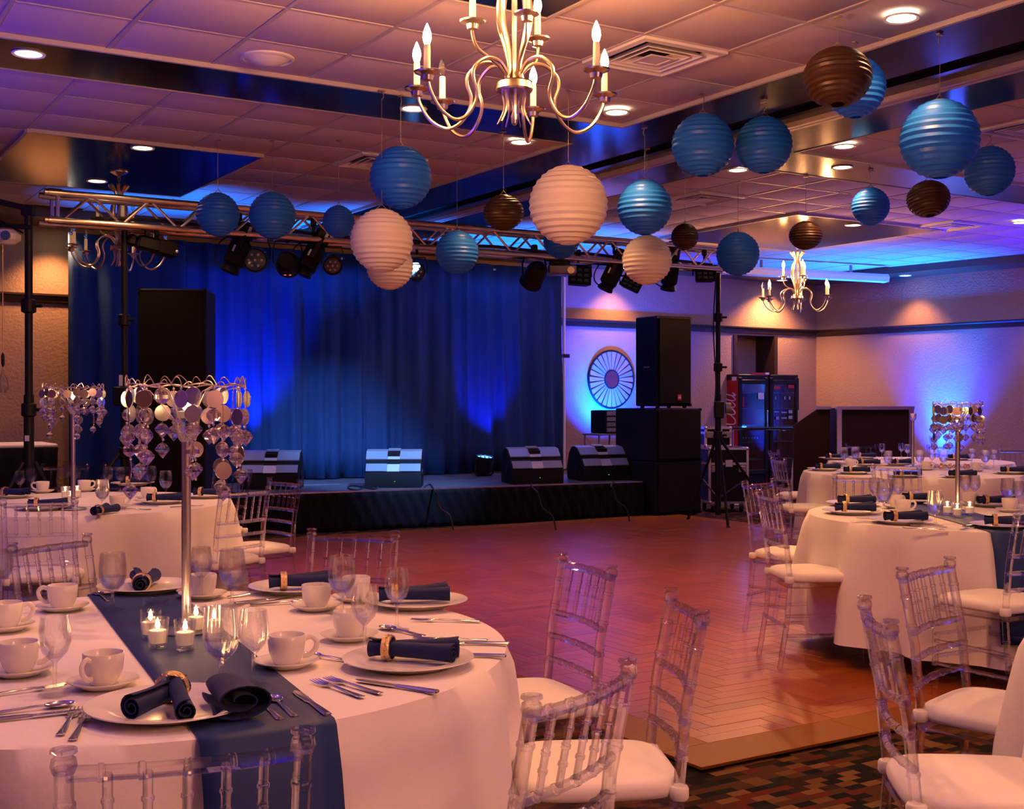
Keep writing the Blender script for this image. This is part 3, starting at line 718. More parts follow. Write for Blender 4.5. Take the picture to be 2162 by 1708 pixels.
# near dark stand with side arms, at the picture's edge
bp = V(((61-CX)/F*8.6, 8.6, 0))
t = tripod('light_stand', bp, 2.74, 'black light stand with two side arms before the amber wall', [(-.4, -.4, 0), (.45, .2, 0), (-.3, .5, 0)], (1.32, 2.05), .027)
MB().tube([(.02, 0, 2.73), (-.2, -.05, 2.78), (-.7, -.1, 2.82)], .02, 8).build('top_arm', M['black'], t); MB().rbox((.0, 0, 2.72), (.09, .06, .08), .01).build('top_clamp', M['black'], t)
MB().tube([(.02, -.02, 2.6), (-.5, -.05, 2.64)], .017, 8).build('side_arm', M['black'], t)
MB().tube([(-.03, -.02, 2.56), (-.32, -.05, 2.72)], .008, 6).build('stay_wire', M['black'], t)
MB().box((-.0, -.034, 1.12), (.03, .006, .04)).build('label_plate', M['wedge2'], t)
pj = bp+V((-.16, -.03, 2.53))
t = thing('projector', 'small white projector hung under the arm of the light stand', 'projector', pj)
MB().rbox((0, 0, 0), (.2, .16, .1), .03).build('body', M['white'], t); MB().tube([(-.05, 0, .05), (-.05, 0, .09)], .012, 8).build('bracket', M['grey'], t)
MB().lathe([(.0, 0), (.03, 0), (.034, .02), (.03, .024)], 16, Matrix.Translation((.05, -.08, 0)) @ Matrix.Rotation(pi/2, 4, 'X')).build('lens', M['lens'], t)
cp = V((pj.x-.02+.01, pj.y, 0))
t = thing('pull_cord', 'thin pull cord hanging with a weight and a clear bag before the amber wall', 'cord', cp)
MB().tube([(0, 0, 2.48), (0, 0, 1.66)], .004, 6).build('cord', M['wire'], t)
MB().lathe([(.004, 1.62), (.012, 1.64), (.012, 1.7), (.004, 1.72)], 10).build('weight', M['black'], t)
MB().lathe([(.003, 1.62), (.01, 1.58), (.035, 1.53), (.04, 1.47), (.02, 1.44), (.0, 1.44)], 12).build('clear_bag', M['glass'], t)

# stage lights hung under the truss; hang() gives a clamp under the lower chord at a picture column
def hang(px, py, dy=0.0):
    p = PB(px, py, TB+dy); return p
def clampmb(t, h): MB().tube([(0, 0, h-.02), (0, 0, h+.05)], .014, 8).build('clamp_stem', M['black'], t); MB().rbox((0, 0, h+.075), (.05, .07, .07), .01).build('hook_clamp', M['black'], t)
ZL = TZ-TD-.12
def hung_par(px, py, rz, tilt, lb, **k):
    p = hang(px, py); t = led_par(p, rz, lb, on=False, tilt=tilt, grp='lights hung on the truss', **k)
    clampmb(t, max(.2, ZL-p.z)); 
    if ZL-p.z > .2: MB().tube([(0, 0, .19), (0, 0, ZL-p.z)], .013, 8).build('drop_arm', M['black'], t)
    return t
def mover(px, py, rz, lean, lb, sgn=1):
    """a two-lump scanner head: yoke box above, slanted lamp body below"""
    p = hang(px, py); t = thing('moving_head', lb, 'stage light', p, rz, 'lights hung on the truss')
    T = Matrix.Rotation(R(lean), 4, 'Y')
    MB().rbox((0, 0, -.04), (.17, .2, .26), .03, T).build('lamp_body', M['box'], t)
    MB().lathe([(.07, -.17), (.085, -.2), (.085, -.22), (.06, -.23), (.0, -.22)], 16, T).build('lens_hood', M['black'], t)
    MB().rbox((.0, 0, .16), (.15, .16, .16), .03, T).build('base_box', M['black'], t)
    for y in (-.11, .11): MB().rbox((0, y, .05), (.05, .02, .22), .008, T).build('yoke_arm', M['black'], t)
    MB().box((-.03, -.102, -.02), (.025, .006, .06), T).build('label_plate', M['wedge2'], t); MB().box((.03, -.083, .18), (.025, .006, .05), T).build('label_plate', M['wedge2'], t)
    clampmb(t, ZL-p.z if ZL-p.z > .2 else .2)
    MB().tube(smooth([(.06, .05, .2), (-.16, .02, .06), (-.2, 0, -.1), (-.05, -.02, -.2), (.02, 0, -.15)], 5), .007, 6).build('power_cord', M['cable'], t)
    return t
p = hang(318, 517); t = thing('profile_spotlight', 'long black profile spotlight pointing along the truss beside the unlit chandelier', 'stage light', p, PHI, 'lights hung on the truss')
T = Matrix.Rotation(R(10), 4, 'Y')
MB().rbox((-.02, 0, 0), (.2, .13, .12), .02, T).build('lamp_house', M['black'], t); MB().rbox((.14, 0, 0), (.16, .14, .13), .015, T).build('lens_tube', M['box'], t)
MB().rbox((-.16, 0, 0), (.08, .1, .1), .02, T).build('rear_cap', M['black'], t)
for x in (-.03, .05): MB().box((x, 0, .1), (.03, .05, .12)).build('bracket', M['black'], t)
MB().ball((.2, -.075, -.05), .014, 8, 5).build('label_dot', M['wedge2'], t)
mover(505, 525, R(10), 22, 'black scanner light slung below the two side by side blue lanterns')
hung_par(540, 548, R(8), 100, 'black square-faced LED lamp beside the scanner, between two blue lanterns')
hung_par(607, 556, R(5), -95, 'round black stage lamp with a red lit display on its back', disp=True, s=1.05)
mover(662, 535, R(12), 28, 'black scanner light beside the red-display lamp, partly behind a small blue lantern')
hung_par(702, 556, R(10), 115, 'small stage lamp with visible LED dots under the small blue lantern', s=.8)
hung_par(880, 578, R(0), 80, 'black stage lamp mostly hidden behind the stacked white lanterns', s=.8)
hung_par(1128, 582, R(30), -130, 'tilted black stage lamp with a red display near the drape edge', disp=True, s=1.1)
p = hang(1185, 571); t = thing('projector', 'grey box projector with a round lens hung from the truss', 'projector', p, R(5), 'projectors')
MB().rbox((0, 0, 0), (.29, .22, .1), .015).build('body', M['grey'], t); MB().rbox((-.02, 0, .07), (.2, .16, .05), .01).build('top_plate', M['black'], t)
MB().lathe([(.0, 0), (.028, 0), (.036, .01), (.036, .03), (.028, .03)], 18, Matrix.Translation((.08, -.11, -.01)) @ Matrix.Rotation(pi/2, 4, 'X')).build('lens_ring', M['champagne'], t)
clampmb(t, max(.15, ZL-p.z))
def blocky(px, py, rz, lean, lb, d=(.24, .14, .2)):
    p = hang(px, py); t = thing('flood_light', lb, 'stage light', p, rz, 'lights hung on the truss'); T = Matrix.Rotation(R(lean), 4, 'Y') @ Matrix.Rotation(R(-12), 4, 'X')
    sx, sy, sz = d
    MB().loops([[V((x*sx/2*k, -sy/2 if y == 0 else sy/2, z*sz/2*k)) for x, z in ((-1, -1), (1, -1), (1, 1), (-1, 1))] for y, k in ((0, 1), (1, .75))], m=T).build('housing', M['box'], t, sharp=20)
    for i in range(3):
        for j in range(3): MB().box(((i-1)*sx*.28, -sy/2-.004, (j-1)*sz*.28), (sx*.2, .006, sz*.16), T).build('lamp_cell', M['lens'], t)
    MB().tube([(-sx/2-.015, 0, 0), (-sx/2-.015, 0, sz*.6), (sx/2+.015, 0, sz*.6), (sx/2+.015, 0, 0)], .01, 6).build('yoke', M['black'], t)
    clampmb(t, max(.17, ZL-p.z)); return t
blocky(1221, 585, R(8), 4, 'black flood lamp with a grid of cells, beside the hung grey projector')
mover(1296, 572, R(-8), 26, 'black scanner light over the mirror wall, left of a white lantern')
blocky(1334, 600, R(-10), 26, 'tilted black flood lamp peeping out under the small white lantern', (.22, .12, .15))
mover(1416, 570, R(-5), 8, 'black scanner light just behind the edge of the small white lantern')
blocky(1487, 581, R(0), 0, 'black flood lamp at the end of the truss beside the tripod pole', (.22, .13, .17))

# ---------------------------------------------------------------- wall mirror
a, b = AB(PB(1289, 800, bw(0), .0492, 0)); z = P(1289, 801, W(a, b).y).z
t = thing('wall_mirror', 'round sunburst mirror of fanned mirror petals in a black ring on the blue-lit wall', 'mirror', W(a, bw(a)-.02, z), PHI+atan2(.0492, 1))
RX = Matrix.Rotation(pi/2, 4, 'X'); Rm = .42
MB().tube([V((Rm*cos(2*pi*k/48), Rm*sin(2*pi*k/48), 0)) for k in range(48)], .014, 8, closed=True, m=RX).build('outer_ring', M['black'], t)
MB().tube([V((.13*cos(2*pi*k/32), .13*sin(2*pi*k/32), .01)) for k in range(32)], .011, 8, closed=True, m=RX).build('inner_ring', M['black'], t)
MB().lathe([(.0, .012), (.12, .012), (.125, .006), (.0, .004)], 32, RX).build('centre_mirror', M['disc'], t)
for k in range(26):
    th = 2*pi*k/26; tw = random.uniform(-.16, .16)
    m = RX @ Matrix.Rotation(th, 4, 'Z') @ Matrix.Rotation(tw, 4, 'X')
    MB().loops([[V((x, y, zz)) for x, y in ((.14, -.012), (.40, -.036), (.405, 0), (.40, .036), (.14, .012))] for zz in (0, .008)], m=m).build('mirror_petal', M['petal'], t, sharp=10)

# ---------------------------------------------------------------- drinks coolers, tables, cases, bar
def cooler(loc, w_, d_, h_, lb, side_red):
    t = thing('drinks_cooler', lb, 'fridge', loc, PHI, 'drinks coolers')
    e = .03
    MB().box((0, d_/2-e/2, h_/2), (w_, e, h_)).build('back_panel', M['black'], t, sharp=0)
    for x in (-1, 1): MB().box((x*(w_/2-e/2), 0, h_/2+.03), (e, d_-.002, h_-.06)).build('side_panel', M['red'] if side_red else M['black'], t, sharp=0)
    MB().rbox((0, 0, h_-.05), (w_+.002, d_, .1), .01).build('top_header', M['black'], t)
    MB().rbox((0, 0, .13), (w_, d_, .22), .01).build('base', M['black'], t)
    for z in (.45, .72, .98, 1.25, 1.5):
        if z < h_-.15: MB().box((0, 0, z), (w_-.08, d_-.1, .012)).build('shelf', M['grey'], t, sharp=0)
    y = -d_/2-.012
    for x in (-1, 1): MB().rbox((x*(w_/2-.035), y, h_/2+.06), (.07, .03, h_-.22), .006).build('door_frame', M['black'], t)
    for z in (.26, h_-.12): MB().rbox((0, y, z), (w_, .03, .07), .006).build('door_frame', M['black'], t)
    MB().box((0, y, h_/2+.06), (w_-.13, .008, h_-.3)).build('glass_door', M['pane'], t, sharp=0)
    MB().rbox((w_/2-.04, y-.035, h_*.6), (.02, .02, .3), .006).build('door_handle', M['grey'], t)
    for x in (-1, 1): MB().box((x*(w_/2-.07), 0, .012), (.07, d_-.06, .024)).build('foot', M['rubber'], t, sharp=0)
    return t
M['pane'] = thin('cooler_door_glass', (.7, .75, .85), .9)
f1 = P(1558, 800, 19.0); f1.z = 0
c1 = cooler(f1+xa*.31+ya*.34, .62, .68, 1.79, 'red-sided drinks cooler with white script and a blue-lit glass door', True)
c2 = cooler(f1+xa*.97+ya*.34, .62, .68, 1.79, 'dark glass-fronted drinks cooler standing closest to the room corner', False)
c1.children[0].data.materials[0] = M['white']  # back panel whitened to show the added blue fill
lamp('door_reflection_fill', 'POINT', (0, -.12, 1.62), (.02, .2, 1), 16, .05, parent=c1); lamp('door_reflection_fill', 'POINT', (0, -.12, 1.1), (.02, .2, 1), 10, .05, parent=c1)  # added blue lamps standing in for the glass door's reflection
MB().box((.16, -.32, 1.80), (.36, .03, .035)).build('red_sign_strip', M['red'], c1); MB().box((.31, -.32, 1.805), (.08, .034, .03)).build('price_tag', M['script'], c1)
MB().box((-.315, -.26, 1.72), (.008, .1, .06)).build('sticker', M['script'], c1)
MB().rbox((0, -.18, .78), (.4, .2, .1), .01).build('drink_tray', M['black'], c1)
for k in range(6): MB().box((-.15+.06*k, -.285, .79), (.018, .006, .03)).build('tray_mark', M['script'], c1)
MB().box((.15, -.365, 1.45), (.12, .004, .1)).build('door_notice', M['script'], c1)
MB().box((-.22, -.365, 1.36), (.03, .004, .16)).build('door_notice', M['red'], c1)
for x, z, wd in ((-.2, 1.42, .02), (.0, 1.42, .03), (.1, 1.42, .03), (-.18, 1.2, .1), (-.02, 1.19, .12), (.12, 1.2, .08), (-.02, 1.1, .12), (.12, 1.11, .08), (-.16, 1.1, .06), (-.12, .92, .015), (-.02, .92, .05)):
    MB().box((x, -.366, z), (wd, .004, .05 if wd < .1 else .02)).build('price_mark', M['wedge'], c2)
for x, z in ((-.17, 1.58), (.14, 1.6)): MB().rbox((x, -.366, z), (.13, .004, .05), .002).build('red_logo', M['red'], c2)
# flowing white script running up the red side: «Coca-Cola», drawn as strokes
def stroke(pts, r0, r1, name, parent, m4):
    q = smooth(pts, 7); n = len(q)
    MB().tube([m4 @ V((x[0], x[1], 0)) for x in q], [r0+(r1-r0)*abs(sin(pi*i/(n-1))) for i in range(n)], 6).build(name, M['script'], parent)
# local text frame: x runs up the side panel, y runs from back to front
m4 = Matrix(((0, 0, 1, -.316), (0, 1, 0, .0), (1, 0, 0, .0), (0, 0, 0, 1)))
def letters(word, x0, sc_, yb, sy):
    G_ = {'C': ([[(.62, .78), (.5, .98), (.25, .9), (.02, .5), (.1, .05), (.4, .0), (.66, .25)]], .62),
          'o': ([[(.28, .5), (.08, .4), (.05, .12), (.22, 0), (.42, .15), (.42, .42), (.28, .5)]], .46),
          'c': ([[(.4, .42), (.28, .52), (.08, .38), (.06, .1), (.22, 0), (.42, .16)]], .42),
          'a': ([[(.4, .45), (.24, .52), (.06, .36), (.06, .08), (.2, 0), (.38, .2)], [(.4, .5), (.36, .15), (.42, 0), (.56, .12)]], .54),
          'l': ([[(.06, .2), (.3, .9), (.22, 1.0), (.12, .7), (.1, .12), (.2, 0), (.36, .14)]], .34),
          '-': ([[(.04, .3), (.26, .34)]], .3)}
    x = x0
    for ch in word:
        st_, adv = G_[ch]
        for s in st_: stroke([((x+(px+.25*py)*sc_), yb+py*sy) for px, py in s], .005, .012, 'script_letter', c1, m4)
        x += adv*sc_
letters('Coca', .98, .25, -.28, .5)
letters('Cola', 1.02, .2, .1, .2)

tb = P(1610, 901, 16.3); tb.z = 0
t = thing('bar_table', 'tall thin-topped bar table lit blue along its edge before the drinks coolers', 'table', tb, R(3))
tz = 1.03; x0, x1 = (1487-1610)/F*16.3, (1745-1610)/F*16.3
MB().rbox(((x0+x1)/2, 0, tz-.018), (x1-x0, .6, .036), .01).build('table_top', M['beam'], t)
lx = (1682-1610)/F*16.3
for x in (lx, x0+.35): 
    MB().tube([(x, 0, .02), (x, 0, tz-.03)], .035, 14).build('leg', M['silver'], t); MB().lathe([(.22, .0), (.22, .012), (.05, .03), (.035, .03)], 24, Matrix.Translation((x, 0, 0))).build('foot_plate', M['silver'], t)

fc = G(1533, 1082, 0); fc = V((fc.x, fc.y+.25, 0))
def case(loc, rz, d, lb, wheels=True):
    t = thing('flight_case', lb, 'case', loc, rz, 'road cases'); z0 = .11 if wheels else 0
    MB().box((0, 0, z0+d[2]/2), (d[0]-.01, d[1]-.01, d[2]-.01)).build('case_body', M['box'], t, sharp=0)
    for x in (-1, 1):
        for y in (-1, 1): MB().box((x*(d[0]/2-.012), y*(d[1]/2-.012), z0+d[2]/2), (.028, .028, d[2]-.03)).build('edge_strip', M['silver'], t, sharp=0)
        for z in (0, .72, 1): MB().box((x*(d[0]/2-.008), 0, z0+.012+z*(d[2]-.024)), (.02, d[1]-.03, .028)).build('edge_strip', M['silver'], t, sharp=0)
    for y in (-1, 1):
        for z in (0, .72, 1): MB().box((0, y*(d[1]/2-.008), z0+.012+z*(d[2]-.024)), (d[0]-.03, .02, .028)).build('edge_strip', M['silver'], t, sharp=0)
    for x in (-1, 1):
        for z in (0, 1): MB().ball((x*(d[0]/2-.015), -d[1]/2+.015, z0+.015+z*(d[2]-.03)), .026, 10, 6).build('ball_corner', M['silver'], t)
    MB().rbox((0, -d[1]/2-.006, z0+d[2]*.72), (.1, .016, .09), .006).build('latch', M['silver'], t)
    for x in (-.17, .17): MB().rbox((x*d[0]/.5, -d[1]/2-.004, z0+d[2]*.62), (.1, .012, .08), .006).build('recessed_handle', M['grey'], t)
    if wheels:
        for x in (-1, 1):
            for y in (-1, 1):
                MB().lathe([(.0, -.016), (.045, -.016), (.048, 0), (.045, .016), (.0, .016)], 14, Matrix.Translation((x*(d[0]/2-.07), y*(d[1]/2-.07), .048)) @ Matrix.Rotation(pi/2, 4, 'Y')).build('caster', M['rubber'], t)
                MB().box((x*(d[0]/2-.07), y*(d[1]/2-.07), .088), (.05, .06, .045)).build('caster_fork', M['grey'], t, sharp=0)
    return t
case(fc, R(6), (.5, .55, .69), 'black road case with silver edges on wheels behind the tripod legs')
case(fc+V((-.1, .05, .802)), R(6), (.34, .4, .25), 'small grey-lit rack box on top of the wheeled road case', False)

# portable bar front
bp = V(((1848-CX)/F*15, 15.0, 0))
t = thing('portable_bar', 'dark-panelled bar front with a pale frame and sloping side behind the far tables', 'bar', bp, R(1))
bwid = (1925-1772)/F*15; bh = 1.31
MB().box((0, .3, bh/2), (bwid-.04, .58, bh-.05)).build('front_panel', M['darkwood'], t, sharp=0)
for x in (-1, 1): MB().box((x*bwid/2, .02, bh/2), (.06, .06, bh-.04)).build('frame_post', M['silver'], t, sharp=0)
MB().box((0, .02, bh-.02), (bwid+.06, .1, .04)).build('frame_top', M['silver'], t, sharp=0)
sw = (1772-1694)/F*15
MB().loops([[V((-bwid/2-.03-x, y, z)) for x, z in ((0, .02), (0, bh-.04), (sw*.35, bh-.04), (sw, bh-.24), (sw, .02))] for y in (.3, .34)]).build('side_panel', M['darkwood'], t, sharp=10)
MB().box((-bwid/2-sw*.18-.03, .3, bh-.02), (sw*.36, .1, .04)).build('frame_top', M['silver'], t, sharp=0)
# folded white sail-like banner beside the bar table leg
b2 = V(((1682-CX)/F*15.6, 15.6, 0))
t = thing('folded_banner', 'slim white pointed banner standing furled beside the bar table leg', 'banner', b2)
MB().loops([[V((.09*k*cos(q), .05*k*sin(q), z)) for q in [2*pi*i/10 for i in range(10)]] for z, k in ((.03, .8), (.3, 1), (.4, .75), (.5, .7), (.68, .45), (.78, .05))]).build('furled_cloth', M['cloth'], t)
MB().lathe([(.14, 0), (.14, .012), (.02, .03), (.0, .03)], 18).build('base_disc', M['grey'], t)

# projection screen case on the far corner
q0, q1 = P(1530, 574, 17.0), P(1866, 584, 18.2)
t = thing('projection_screen_case', 'long white projection screen case lit bright blue under the far soffit', 'screen', (q0+q1)/2, atan2((q1-q0).y, (q1-q0).x))
Ls = (q1-q0).length
MB().loops([[V((x, y, z)) for y, z in ((-.06, -.05), (.05, -.06), (.06, .05), (-.04, .06), (-.07, .02))] for x in (-Ls/2, Ls/2)]).build('case_tube', M['white'], t, sharp=20)
for x in (-1, 1): MB().loops([[V((x*Ls/2+dx*x, y*s, z*s)) for y, z in ((-.065, -.055), (.055, -.065), (.065, .055), (-.045, .065), (-.075, .02))] for dx, s in ((0, 1), (.05, .95), (.07, .6))]).build('end_cap', M['white'], t, sharp=20)
for x in (-.8, .8): MB().box((x, .0, .1), (.03, .03, .14)).build('hanger', M['grey'], t, sharp=0)

# skirted riser in the corner beside the amber wall
a_, b_ = .6, 12.4
t = thing('buffet_counter', 'black-skirted counter with a pale top along the amber wall', 'table', W(1.0, bw(1.0)-.75), PHI)
MB().rbox((0, 0, .93), (3.1, .8, .035), .01).build('counter_top', M['cloth'], t)
MB().box((0, 0, .45), (3.0, .72, .88)).build('counter_frame', M['skirt'], t, sharp=0)
pleats([(-1.54, .38), (-1.54, -.4), (1.54, -.4), (1.54, .38)], .01, .91, .012, .12, 'counter_skirt', M['skirt'], t, seed=5)

# ================================================================ CHANDELIERS
def chandelier(loc, rz, lb, lit, drop, glow=1.0):
    t = thing('chandelier', lb, 'chandelier', loc, rz, 'candle chandeliers')
    MB().lathe([(.04, -.02), (.072, -.02), (.076, -.012), (.07, .016), (.074, .02), (.03, .022), (.0, .022)], 32).build('band_ring', M['champagne'], t)
    MB().tube([(0, 0, 0), (0, 0, .56)], .012, 10).build('stem', M['champagne'], t)
    for k in range(8):                                      # tulip of bent rods ending in leaf tips
        q = 2*pi*k/8
        pr = smooth([(.05, .0), (.022, .07), (.03, .14), (.062, .26), (.06, .36), (.03, .44), (.045, .5), (.085, .55)], 5)
        n = len(pr); rr = [.006+.006*sin(pi*min(1, i/n*1.2))+(.009 if .82 < i/n < .95 else 0) for i in range(n)]; rr[-1] = .002
        MB().tube([V((p.x*cos(q), p.x*sin(q), p.y)) for p in pr], rr, 8).build('leaf_rod', M['champagne'], t)
    for k in range(7):                                      # little curved tails under the ring
        q = 2*pi*k/7+.3
        pr = smooth([(.05, -.01), (.042, -.06), (.045, -.1), (.07, -.15)], 4); n = len(pr)
        MB().tube([V((p.x*cos(q), p.x*sin(q), p.y)) for p in pr], [.007*(1-.6*i/n) for i in range(n)], 6).build('tail', M['champagne'], t)
    MB().lathe([(.0, -.16), (.012, -.15), (.016, -.12), (.008, -.1), (.014, -.06), (.01, -.02)], 12).build('finial', M['champagne'], t)
    low = smooth([(.03, .05), (.07, .095), (.13, .1), (.185, .06), (.195, .015), (.178, -.04), (.185, -.09), (.225, -.145), (.28, -.165), (.345, -.13), (.39, -.06), (.402, -.005)], 5)
    up = smooth([(.03, .03), (.07, .08), (.12, .11), (.165, .14), (.185, .19), (.185, .235)], 5)
    arms = [(a, low, .402, -.005) for a in (20, 78, 140, 175, 212, 322)]+[(a, up, .185, .235) for a in (205, 285, 58)]
    am = MB().tube([V((p.x, 0, p.y)) for p in low], .0075, 8).mesh('arm', M['champagne']); bm_ = MB().tube([V((p.x, 0, p.y)) for p in up], .0075, 8).mesh('upper_arm', M['champagne'])
    pan = MB().lathe([(.008, -.03), (.022, -.024), (.026, -.006), (.05, .004), (.053, .01), (.03, .008), (.0, .008)], 24).mesh('drip_pan', M['silver'])
    slv = MB().lathe([(.0135, .008), (.013, .11), (.011, .115), (.0, .115)], 14).mesh('candle_sleeve', M['sleeve'])
    blb = [(.009, .113), (.014, .125), (.018, .142), (.016, .162), (.009, .182), (.003, .196), (.0, .2)]
    bl = MB().lathe(blb, 14).mesh('bulb', M['bulb']); dd = MB().lathe(blb, 14).mesh('bulb', M['dead'])
    for k, (az, pr, r, z) in enumerate(arms):
        q = R(az)
        place('arm' if pr is low else 'upper_arm', am if pr is low else bm_, t, (0, 0, 0), q)
        c = (r*cos(q), r*sin(q), z)
        place('drip_pan', pan, t, c); place('candle_sleeve', slv, t, c)
        o = place('bulb', bl if lit[k] else dd, t, c)
        if lit[k]: lamp('bulb_or_fill_lamp', 'POINT', (c[0], c[1], c[2]+.22), WARM, BULB_W*glow, .03, parent=t)
    mb = MB()                                               # chain and ceiling canopy
    n = int((drop-.58)/.045)
    for k in range(n):
        z = .6+.045*k
        L = [V((.011*cos(q), 0, .022*sin(q))) for q in [2*pi*i/10 for i in range(10)]]
        MB().tube(L, .003, 6, closed=True, m=Matrix.Translation((0, 0, z)) @ Matrix.Rotation(pi/2*(k % 2), 4, 'Z')).build('chain_link', M['champagne'], t)
    MB().tube([(0, 0, .55), (0, 0, drop)], .003, 6).build('cord', M['wire'], t)
    MB().lathe([(.012, drop-.045), (.03, drop-.035), (.075, drop-.012), (.078, drop-.001), (.0, drop-.001)], 28).build('canopy', M['champagne'], t)
    return t
top = zc
chandelier(W(2.62, 4.24, 2.665), 0, 'big nine-candle silver chandelier, lit, hanging closest overhead', [1, 1, 0, 1, 1, 1, 1, 1, 1], top-2.665)
chandelier(W(2.65, 10.8, 2.70), R(12), 'unlit silver chandelier behind the end of the truss', [0]*9, top-2.70)
chandelier(W(10.6, 10.7, 2.62), R(-8), 'small-looking lit silver chandelier in the far room corner', [1, 1, 1, 0, 1, 1, 1, 1, 1], top-2.62, .65)

# ================================================================ PAPER LANTERNS
def lantern(px, py, y, r, colr, lb, sq=1.0, tilt=0):
    c = P(px, py, y)
    t = thing('paper_lantern', lb, 'paper lantern', c, random.uniform(0, 6), 'hanging paper lanterns')
    prof = []; nr = 15
    for i in range(nr+1):
        f = R(11)+(pi-2*R(11))*i/nr
        prof.append((r*sin(f), -r*cos(f)*sq))
        if i < nr:
            f2 = f+(pi-2*R(11))/nr*.5; k = .965
            prof.append((r*sin(f2)*k, -r*cos(f2)*sq*k))
    o = MB().lathe(prof, 40, caps=False).build('paper_shade', M['paper_'+colr], t, sharp=12); o.rotation_euler = (R(tilt), R(tilt*.6), 0)
    MB().tube([V((r*.2*cos(2*pi*k/20), r*.2*sin(2*pi*k/20), r*sq*.975)) for k in range(20)], .003, 6, closed=True).build('top_ring', M['wire'], t)
    MB().tube([(-r*.2, 0, r*sq*.97), (0, 0, r*sq+.03), (r*.2, 0, r*sq*.97)], .0025, 6).build('wire_bail', M['wire'], t)
    hz = zc-.004-c.z
    MB().tube([(0, 0, r*sq+.02), (0, 0, hz-.05)], .0018, 5).build('hanging_line', M['wire'], t)
    MB().tube(smooth([(0, 0, hz-.06), (.012, 0, hz-.045), (.01, 0, hz-.02), (0, 0, hz-.012)], 3), .003, 6).build('ceiling_hook', M['wire'], t)
    MB().box((0, 0, hz-.004), (.045, .02, .008)).build('hook_clip', M['wire'], t, sharp=0)
    return t
B_, W_, Z_ = 'blue', 'white', 'brown'
for a in [
 (1200, 433, 7.8, .254, W_, 'largest white paper lantern, hanging at the middle of the cluster'),
 (806, 508, 7.8, .203, W_, 'white paper lantern before the drape, just in front of a dimmer one'),
 (823, 562, 10.0, .195, W_, 'glowing white paper lantern mostly hidden behind another white one'),
 (1366, 549, 9.6, .197, W_, 'white paper lantern covering stage lamps in front of the mirror wall'),
 (846, 375, 7.93, .203, B_, 'blue paper lantern in front of the square ceiling vent'),
 (460, 453, 9.3, .166, B_, 'blue paper lantern over the truss, closest to the unlit chandelier'),
 (575, 455, 9.3, .178, B_, 'blue paper lantern over the truss, second from the unlit chandelier'),
 (715, 468, 9.3, .123, B_, 'small teal-blue paper lantern touching the white lantern before the drape'),
 (965, 533, 9.9, .178, B_, 'blue paper lantern hanging alone in front of the middle of the truss'),
 (1185, 508, 11.0, .165, B_, 'blue paper lantern peeping out under the largest white lantern'),
 (1361, 438, 8.87, .2, B_, 'blue paper lantern right above the white one that covers stage lamps'),
 (1484, 306, 7.9, .203, B_, 'deep blue paper lantern, darker one of the touching pair by the ceiling track'),
 (1613, 306, 8.1, .188, B_, 'violet-blue paper lantern, brighter one of the touching pair by the ceiling track'),
 (1558, 536, 11.2, .2, B_, 'blue paper lantern beside the top of the tripod truss stand'),
 (1838, 436, 10.5, .163, B_, 'small pale-topped blue lantern over the far chandelier side of the room'),
 (1984, 294, 6.6, .212, B_, 'biggest blue paper lantern with a pale top near the ceiling edge'),
 (2089, 361, 9.1, .184, B_, 'dark blue lantern tucked behind the biggest blue one'),
 (1806, 185, 6.75, .167, B_, 'blue paper lantern mostly hidden behind the large brown lantern')]: lantern(*a)
for a in [
 (1768, 163, 6.3, .176, Z_, 'large dark brown paper lantern hanging highest', .86, 8),
 (1063, 449, 9.0, .152, Z_, 'small golden-brown lantern beside the largest white lantern', .87, -5),
 (1446, 500, 10.6, .121, Z_, 'smallest dark brown lantern, above the edge of a white one', .95, 3),
 (1701, 497, 10.8, .148, Z_, 'dark brown lantern hanging right above the far lit chandelier', .86, 0),
 (1960, 420, 9.6, .168, Z_, 'brown lantern with golden ribs under the biggest blue lantern', .85, -10)]: lantern(*a)

